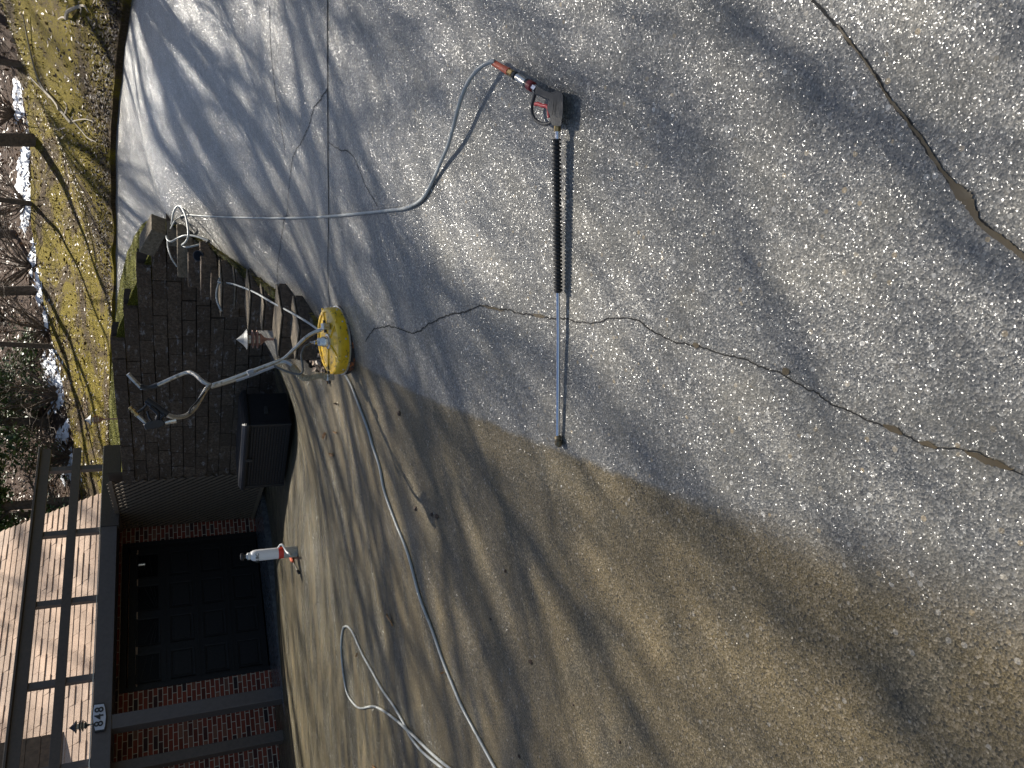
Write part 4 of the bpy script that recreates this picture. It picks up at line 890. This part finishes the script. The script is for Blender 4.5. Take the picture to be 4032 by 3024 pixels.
m = MB(); m.tube(spline([qb, pt(1262, 1478, 5.12), pt(1215, 1432 + 55, 5.13)], 6), TR * .9, 12); m.tube(spline([pt(1220, 1490, 5.13), pt(1190, 1483, 5.14), pt(1160, 1448, 5.16), pt(1125, 1424, 5.19), pt(1080, 1436, 5.21), pt(1000, 1466, 5.23), pt(905, 1502, 5.25), pt(832, 1524, 5.25)], 7), TR, 12); m.build('handle_tube', MT['tubing'], cl, smooth=True)
rp = spline([qb + N * .01, pt(1270, 1478, 5.12), pt(1245, 1481, 5.125), pt(1215, 1489, 5.13), pt(1188, 1484, 5.135), pt(1165, 1458, 5.15), pt(1150, 1442, 5.16)], 14)
m = MB(); m.tube(rp, [.016 + .005 * abs(math.sin(k * 1.1)) + random.uniform(0, .003) for k in range(len(rp))], 10); m.build('rope_wrap', MT['rope'], cl, smooth=True)
FK = pt(828, 1516, 5.25)
m = MB(); m.tube(spline([FK, pt(800, 1503, 5.26), pt(772, 1478, 5.3), pt(752, 1467, 5.33), pt(735, 1467, 5.35), pt(700, 1480, 5.36), pt(640, 1507, 5.38), pt(615, 1518, 5.39)], 7), TR * 1.0, 12); m.tube(spline([pt(560, 1530, 5.4), pt(545, 1515, 5.39), pt(525, 1495, 5.38), pt(504, 1472, 5.37)], 6), TR, 12); m.build('handlebar', MT['tubing'], cl, smooth=True)
m = MB(); m.tube(spline([pt(622, 1515, 5.39), pt(600, 1524, 5.4), pt(575, 1528, 5.4), pt(552, 1521, 5.395)], 6), TR * 1.35, 12); m.build('handle_grip', MT['black_plastic'], cl, smooth=True)
m = MB(); m.tube(spline([FK, pt(810, 1535, 5.23), pt(790, 1570, 5.18), pt(765, 1610, 5.12), pt(735, 1635, 5.08), pt(700, 1643, 5.05), pt(670, 1638, 5.03), pt(648, 1627, 5.02)], 7), TR * 1.1, 12); m.build('handlebar', MT['tubing'], cl, smooth=True)
m = MB(); m.tube([pt(660, 1634, 5.02), pt(620, 1606, 5.02), pt(576, 1575, 5.02)], [.024, .022, .020], 14); m.build('gun_grip', MT['black_plastic'], cl, smooth=True)
def zz4(x, y): return (480 + x / 2.698, 1250 + y / 2.698)
def gp(x, y, dY=0): a, b = zz4(x, y); return pt(a, b, 4.99 + dY)
def extr(pts, name, mat, th=.035, bev=.006):
    top = [gp(*p) for p in pts]; nn = (top[1] - top[0]).cross(top[2] - top[1]).normalized(); nn = nn if nn.y < 0 else -nn
    mm = MB(); mm.prism([p + nn * th / 2 for p in top], [p - nn * th / 2 for p in top]); return mm.build(name, MT[mat], cl, bevel=bev)
extr(((235, 1140), (265, 1115), (330, 1095), (400, 1085), (440, 1090), (460, 1115), (452, 1150), (400, 1172), (330, 1180), (260, 1190), (240, 1170)), 'gun_body', 'black_plastic', .045)
m = MB(); m.tube(spline([gp(265, 925), gp(225, 970), gp(180, 1000), gp(160, 1020)], 5), .0075, 8); m.tube(spline([gp(300, 950), gp(350, 985), gp(385, 1030), gp(375, 1075), gp(385, 1100)], 5), .011, 8); m.tube(spline([gp(455, 1040), gp(425, 1060), gp(415, 1095)], 4), .010, 8); m.build('gun_frame', MT['black_plastic'], cl, smooth=True)
m = MB(); m.tube([gp(270, 995), gp(290, 1060), gp(318, 1105)], .0065, 8); m.build('trigger', MT['black_plastic'], cl, smooth=True)
m = MB(); m.tube([gp(170, 1042), gp(210, 1080), gp(252, 1118), gp(250, 1145)], .011, 10); m.build('inlet_pipe', MT['tubing'], cl, smooth=True)
a, b = gp(168, 1040), gp(80, 950); d = (b - a).normalized(); Lq = (b - a).length
m = MB(); m.lathe(a, d, [(.014, 0), (.014, Lq * .2), (.009, Lq * .25), (.009, Lq * .38), (.013, Lq * .42), (.013, Lq * .62), (.008, Lq * .66), (.008, Lq * .74), (.012, Lq * .78), (.012, Lq * .95), (.008, Lq)], 12); m.build('brass_coupler', MT['brass'], cl, smooth=True)
m = MB(); m.tube([gp(460, 1122), gp(515, 1108)], .010, 8); m.tube([gp(515, 1110), gp(578, 1098)], .013, 8); m.build('outlet_fitting', MT['steel'], cl, smooth=True)
m = MB(); m.tube(spline([hubtop + N * .045, pt(1213, 1358, 5.12), pt(1197, 1368, 5.11), pt(1187, 1395, 5.1), pt(1190, 1430, 5.08), pt(1193, 1455, 5.08), pt(1185, 1470, 5.09), pt(1165, 1472, 5.1), pt(1120, 1459, 5.12), pt(1080, 1440, 5.15)], 7), .007, 8); m.build('whip_hose', MT['darkhose'], cl, smooth=True)
m = MB(); m.tube([pt(1080, 1443, 5.17), pt(1000, 1475, 5.2), pt(930, 1500, 5.21)], .008, 8); m.tube([pt(975, 1470, 5.18), pt(998, 1462, 5.18)], .019, 8); m.build('hose_clamp', MT['grey_plastic'], cl)
m = MB(); m.tube(spline([pt(805, 1545, 5.2), pt(775, 1582, 5.14), pt(750, 1610, 5.08), pt(745, 1625, 5.05)], 5), .006, 8); m.build('strap', MT['black_plastic'], cl)
# ------------------------------------------------------------------ DECK BOX
bc = onz(1146, 1669, -1.42)
topc = onplane(953, 1672, bc, Vector(bc.xy.to_3d()).normalized()); bh = topc.z - (-1.42)
dbx = thing('deck_box', bc, 'black wicker-pattern plastic storage box against the block wall', 'storage box')
fr_ = onplane(1100, 1915, bc, E1); blen = (fr_ - bc).dot(E2); sde = onplane(1132, 1538, bc, E2); bdep = (sde - bc).dot(E1)
bdep = min(max(bdep, .4), .75); blen = min(max(blen, .8), 1.5)
def wicker():
    s = NM('wicker', (.03, .03, .032), .45); b = s.n('ShaderNodeTexBrick'); sp = s.n('ShaderNodeSeparateXYZ'); t = s.n('ShaderNodeTexCoord'); s.link(t.outputs['Object'], sp.inputs[0]); cb = s.n('ShaderNodeCombineXYZ')
    u = s.math('ADD', s.math('MULTIPLY', sp.outputs[0], E2.x), s.math('MULTIPLY', sp.outputs[1], E2.y)); s.link(u, cb.inputs[0]); s.link(sp.outputs[2], cb.inputs[1]); s.link(cb.outputs[0], b.inputs['Vector'])
    s.inp(b, 'Scale', 1.0); s.inp(b, 'Brick Width', .08); s.inp(b, 'Row Height', .036); s.inp(b, 'Mortar Size', .008); s.inp(b, 'Mortar Smooth', .9)
    s.set('Normal', s.bump(s.math('SUBTRACT', 1.0, b.outputs[1]), 1, .012)); s.set('Base Color', s.mix(b.outputs[1], (.02, .02, .022), (.002, .002, .002))); return s.m
MW = wicker(); zb = -1.43
m = MB(); m.box(Vector((bc.x, bc.y, zb)) + E1 * .02 + E2 * .02, E1 * (bdep - .04), E2 * (blen - .04), UP * (bh * .86)); m.build('body', MT['black_plastic'], dbx, bevel=.01)
m = MB(); m.box(Vector((bc.x, bc.y, zb + .04)) + E2 * .05 + E1 * .008, E1 * .012, E2 * (blen - .1), UP * (bh * .78)); m.build('wicker_panel', MW, dbx)
m = MB(); m.box(Vector((bc.x, bc.y, zb)), E1 * .05, E2 * .045, UP * bh * .86); m.build('corner_post', MT['black_plastic'], dbx, bevel=.008); m = MB(); m.box(Vector((bc.x, bc.y, zb)) + E2 * (blen - .045), E1 * .05, E2 * .045, UP * bh * .86); m.build('corner_post', MT['black_plastic'], dbx, bevel=.008)
m = MB(); zt = zb + bh * .86; o = Vector((bc.x, bc.y, zt)) - E1 * .02 - E2 * .02; bw_, bl_ = bdep + .04, blen + .04
m.box(o, E1 * bw_, E2 * bl_, UP * bh * .08)
i_ = .05; b0 = [o + UP * bh * .08 + E1 * a + E2 * b for a, b in ((0.003, .003), (bw_ - .003, .003), (bw_ - .003, bl_ - .003), (.003, bl_ - .003))]; t0 = [o + UP * bh * .15 + E1 * a + E2 * b for a, b in ((i_, i_), (bw_ - i_, i_), (bw_ - i_, bl_ - i_), (i_, bl_ - i_))]
m.prism(t0, b0); m.build('lid', MT['black_plastic'], dbx, bevel=.012)
m = MB(); m.box(Vector((bc.x, bc.y, zb + bh * .45)) + E1 * .2 - E2 * .005 + E2 * .0, E1 * .12, E2 * .03, UP * .05); m.build('handle', MT['grey_black'], dbx, bevel=.005)
m = MB(); m.box(Vector((bc.x, bc.y, zt - .06)) + E2 * (blen * .5) - E1 * .025, E1 * .02, E2 * .05, UP * .09); m.build('latch', MT['grey_black'], dbx, bevel=.004)
# ------------------------------------------------------------------ PUMP SPRAYER
sb = hit(1170, 2170); sz = (sb.length) / 3095 * 1.02
spr = thing('pump_sprayer', sb, 'white pump sprayer bottle with a red band standing on the wet unwashed concrete', 'sprayer')
k_ = sb.y * 1.15 / 3620; BR = 46 * sb.length / 3200 * .5
BR = .067; hh = (onplane(985, 2185, sb, Vector(sb.xy.to_3d()).normalized()).z - sb.z)
def tank():
    s = NM('tank_plastic', (.80, .78, .76), .35); s.set('Subsurface Weight', .25); s.set('Subsurface Radius', (.03, .03, .03)); return s.m
m = MB(); m.lathe(sb, UP, [(BR * .9, 0), (BR, .012), (BR, hh * .30), ], 28); m.build('tank_base', simple('clear_tank', (.42, .41, .37), .15, var=.1), spr, smooth=True)
m = MB(); m.lathe(sb, UP, [(BR * 1.012, hh * .30), (BR * 1.02, hh * .305), (BR * 1.02, hh * .405), (BR, hh * .41)], 28); m.build('red_band', simple('red_band', (.62, .03, .01), .4, var=.08), spr, smooth=True)
m = MB(); m.lathe(sb, UP, [(BR, hh * .41), (BR, hh * .88), (BR * .93, hh * .94), (BR * .7, hh * .985), (BR * .4, hh)], 28); m.build('tank', tank(), spr, smooth=True)
m = MB(); m.lathe(sb + UP * hh, UP, [(BR * .42, -.01), (BR * .62, 0), (BR * .62, .03), (BR * .45, .034), (BR * .3, .05)], 20); m.build('collar', MT['white_plastic'], spr, smooth=True)
m = MB(); m.lathe(sb + UP * (hh + .045), UP, [(.012, 0), (.014, .02), (.04, .028), (.046, .045), (.040, .062), (.02, .068)], 20); m.build('pump_knob', MT['black_plastic'], spr, smooth=True)
tx = text('D.BC', .05, sb + UP * hh * .86 + Vector((-.02, -BR - .002, 0)), Vector((1, 0, 0)), UP, MT['black_plastic'], spr, 'marking', .001)
fy = sb.y
m = MB(); hz = [pt(1096, 2157, fy - .10), pt(1103, 2146, fy - .1), pt(1112, 2145, fy - .12), pt(1122, 2162, fy - .15), pt(1130, 2175, fy - .2), pt(1140, 2182, fy - .25), hit(1148, 2195, .02)]
m.tube(spline(hz, 6), .011, 10); m.build('feed_tube', MT['white_plastic'], spr, smooth=True)
m = MB(); a, b = hit(1144, 2196, .025), hit(1152, 2212, .025); m.tube([a, a.lerp(b, .5), b], [.016, .022, .014], 10); m.build('valve', MT['orange'], spr, smooth=True)
m = MB(); a, b = hit(1152, 2212, .02), hit(1174, 2252, .02); m.tube([a, b], .006, 8); m.build('lance', MT['steel'], spr, smooth=True)
m = MB(); m.tube([hit(1172, 2248, .02), hit(1177, 2257, .02)], .014, 8); m.build('nozzle', MT['black_plastic'], spr, smooth=True); m = MB(); m.tube([hit(1151, 2209, .02), hit(1153, 2216, .02)], .015, 8); m.build('grip_ring', MT['black_plastic'], spr, smooth=True)
# ------------------------------------------------------------------ PATH LIGHTS, SPOTLIGHT
gtop = pt(1112, 1336, 7.25)
lantern(gtop, UP, (pt(1042, 1332, 7.25).z - gtop.z), 1.0, 'louvred path lights', 'copper louvred path light with a bright cap on the wall block behind the yellow cleaner')
fb_ = pt(455, 1649, 12.6)
lantern(fb_, UP, (pt(402, 1649, 12.6).z - fb_.z), .92, 'louvred path lights', 'distant dull path light standing on the lawn above the block wall')
sl = thing('spotlight', pt(800, 1000, 8.8), 'small black spotlight tilted up in the planting bed beside the wall blocks', 'light')
a = pt(800, 1002, 8.8); ax = (pt(768, 1006, 8.7) - pt(800, 997, 8.85)).normalized()
m = MB(); m.lathe(a, ax, [(.025, -.02), (.04, .0), (.045, .06), (.055, .075), (.058, .11), (.05, .112)], 18); m.build('housing', MT['black_plastic'], sl, smooth=True)
m = MB(); m.lathe(a, ax, [(.05, .106), (.048, .112), (.01, .118)], 18); m.build('lens', MT['dark_glass'], sl, smooth=True)
m = MB(); m.tube([a - UP * .02, Vector((a.x + .03, a.y + .02, g(a.x, a.y) - .02))], .012, 8); m.build('stake', MT['black_plastic'], sl)
# ------------------------------------------------------------------ LEAVES AND GRIT ON THE DRIVE
def dryleaf(px, py, ln, ang, label, mat='leaf_brown', name='fallen_leaf', wd=.36):
    c = hit(px, py, .003); t = tag(None or bpy.data.objects.new('x', None), None) if False else None
    a = Vector((math.cos(ang), math.sin(ang), 0)); b = Vector((-a.y, a.x, 0)); n = 9; vs = []; fs = []
    for i in range(n):
        f = i / (n - 1); ww = ln * wd * math.sin(math.pi * min(1, f * .96 + .03)) * (1 if i % 2 else .55); z = .012 * math.sin(f * 4 + 1) + .006
        for s_, zz in ((-1, .014), (0, 0), (1, .016)):
            p = c + a * (f - .5) * ln + b * s_ * ww * .5; vs.append(Vector((p.x, p.y, g(p.x, p.y) + .003 + abs(z) * .6 + zz * random.uniform(.5, 1.3))))
    for i in range(n - 1):
        for q in (0, 1): fs.append((i * 3 + q, i * 3 + q + 1, (i + 1) * 3 + q + 1, (i + 1) * 3 + q))
    m = MB(); m.add(vs, fs); m.tube([vs[1], vs[1] - a * ln * .3 + UP * .004], .0012, 4); o = m.build(name, MT[mat]); return tag(o, label, 'leaf', 'dead leaves on the drive')
dryleaf(1541, 2440, .13, rad(-115), 'curled orange brown oak leaf right of the looped hose')
dryleaf(1283, 1715, .12, rad(-60), 'brown twiggy leaf cluster left of the storage box shadow, nearer the cleaner')
dryleaf(1310, 1790, .12, rad(-90), 'brown dry leaf in the middle of the wet streaks near the storage box')
dryleaf(1329, 1590, .07, rad(-90), 'small dark leaf between the hose and the storage box', 'leaf_dark')
dryleaf(1326, 1702, .08, rad(-95), 'narrow brown leaf beside the long hose near the cleaner')
dryleaf(1752, 2648, .035, rad(-60), 'small reddish leaf touching the long hose')
dryleaf(1479, 3018, .06, rad(-90), 'red brown leaf between the hose strands at the edge of the picture')
dryleaf(1410, 2578, .03, rad(20), 'tiny pale leaf inside the hose loop')
def clod(px, py, r, label):
    c = hit(px, py); m = MB(); k = 8
    vs = [c + UP * r * .9 + Vector((random.uniform(-.3, .3) * r, 0, 0))]; 
    for ring, (rr, hz_) in enumerate(((.6, .75), (1, .3), (1.05, -.05))):
        for q in range(k): an = 2 * math.pi * q / k; s = random.uniform(.7, 1.2) * r * rr; vs.append(c + Vector((math.cos(an) * s, math.sin(an) * s * 1.2, r * hz_ * random.uniform(.7, 1.2))))
    fs = [(0, 1 + q, 1 + (q + 1) % k) for q in range(k)]
    for ring in range(2):
        for q in range(k): a_ = 1 + ring * k; fs.append((a_ + q, a_ + k + q, a_ + k + (q + 1) % k, a_ + (q + 1) % k))
    m.add(vs, fs); return tag(m.build('debris_clump', MT['leaf_dark']), label, 'debris', 'dark clumps on the drive')
for px, py, r, lb_ in ((1990, 2248, .010, 'dark clump nearest the middle of the unwashed concrete'), (1932, 2437, .007, 'small dark clump right of the long hose'), (2090, 2605, .012, 'largest dark clump, low on the unwashed concrete'), (2045, 2978, .010, 'dark clump beside the long hose at the edge of the picture'), (2441, 2920, .007, 'lone dark clump far from the hoses'),
                       (1638, 2002, .016, 'dark crumb right of the long hose, nearest the cleaner'), (1702, 2025, .014, 'dark crumb of the pair near the long hose'), (1722, 2033, .016, 'larger dark crumb of the pair near the long hose'), (2258, 2775, .006, 'tiny dark speck on the bare unwashed concrete'), (1573, 1627, .016, 'dark crumb in the shadow of the cleaner handle')):
    clod(px, py, r, lb_)
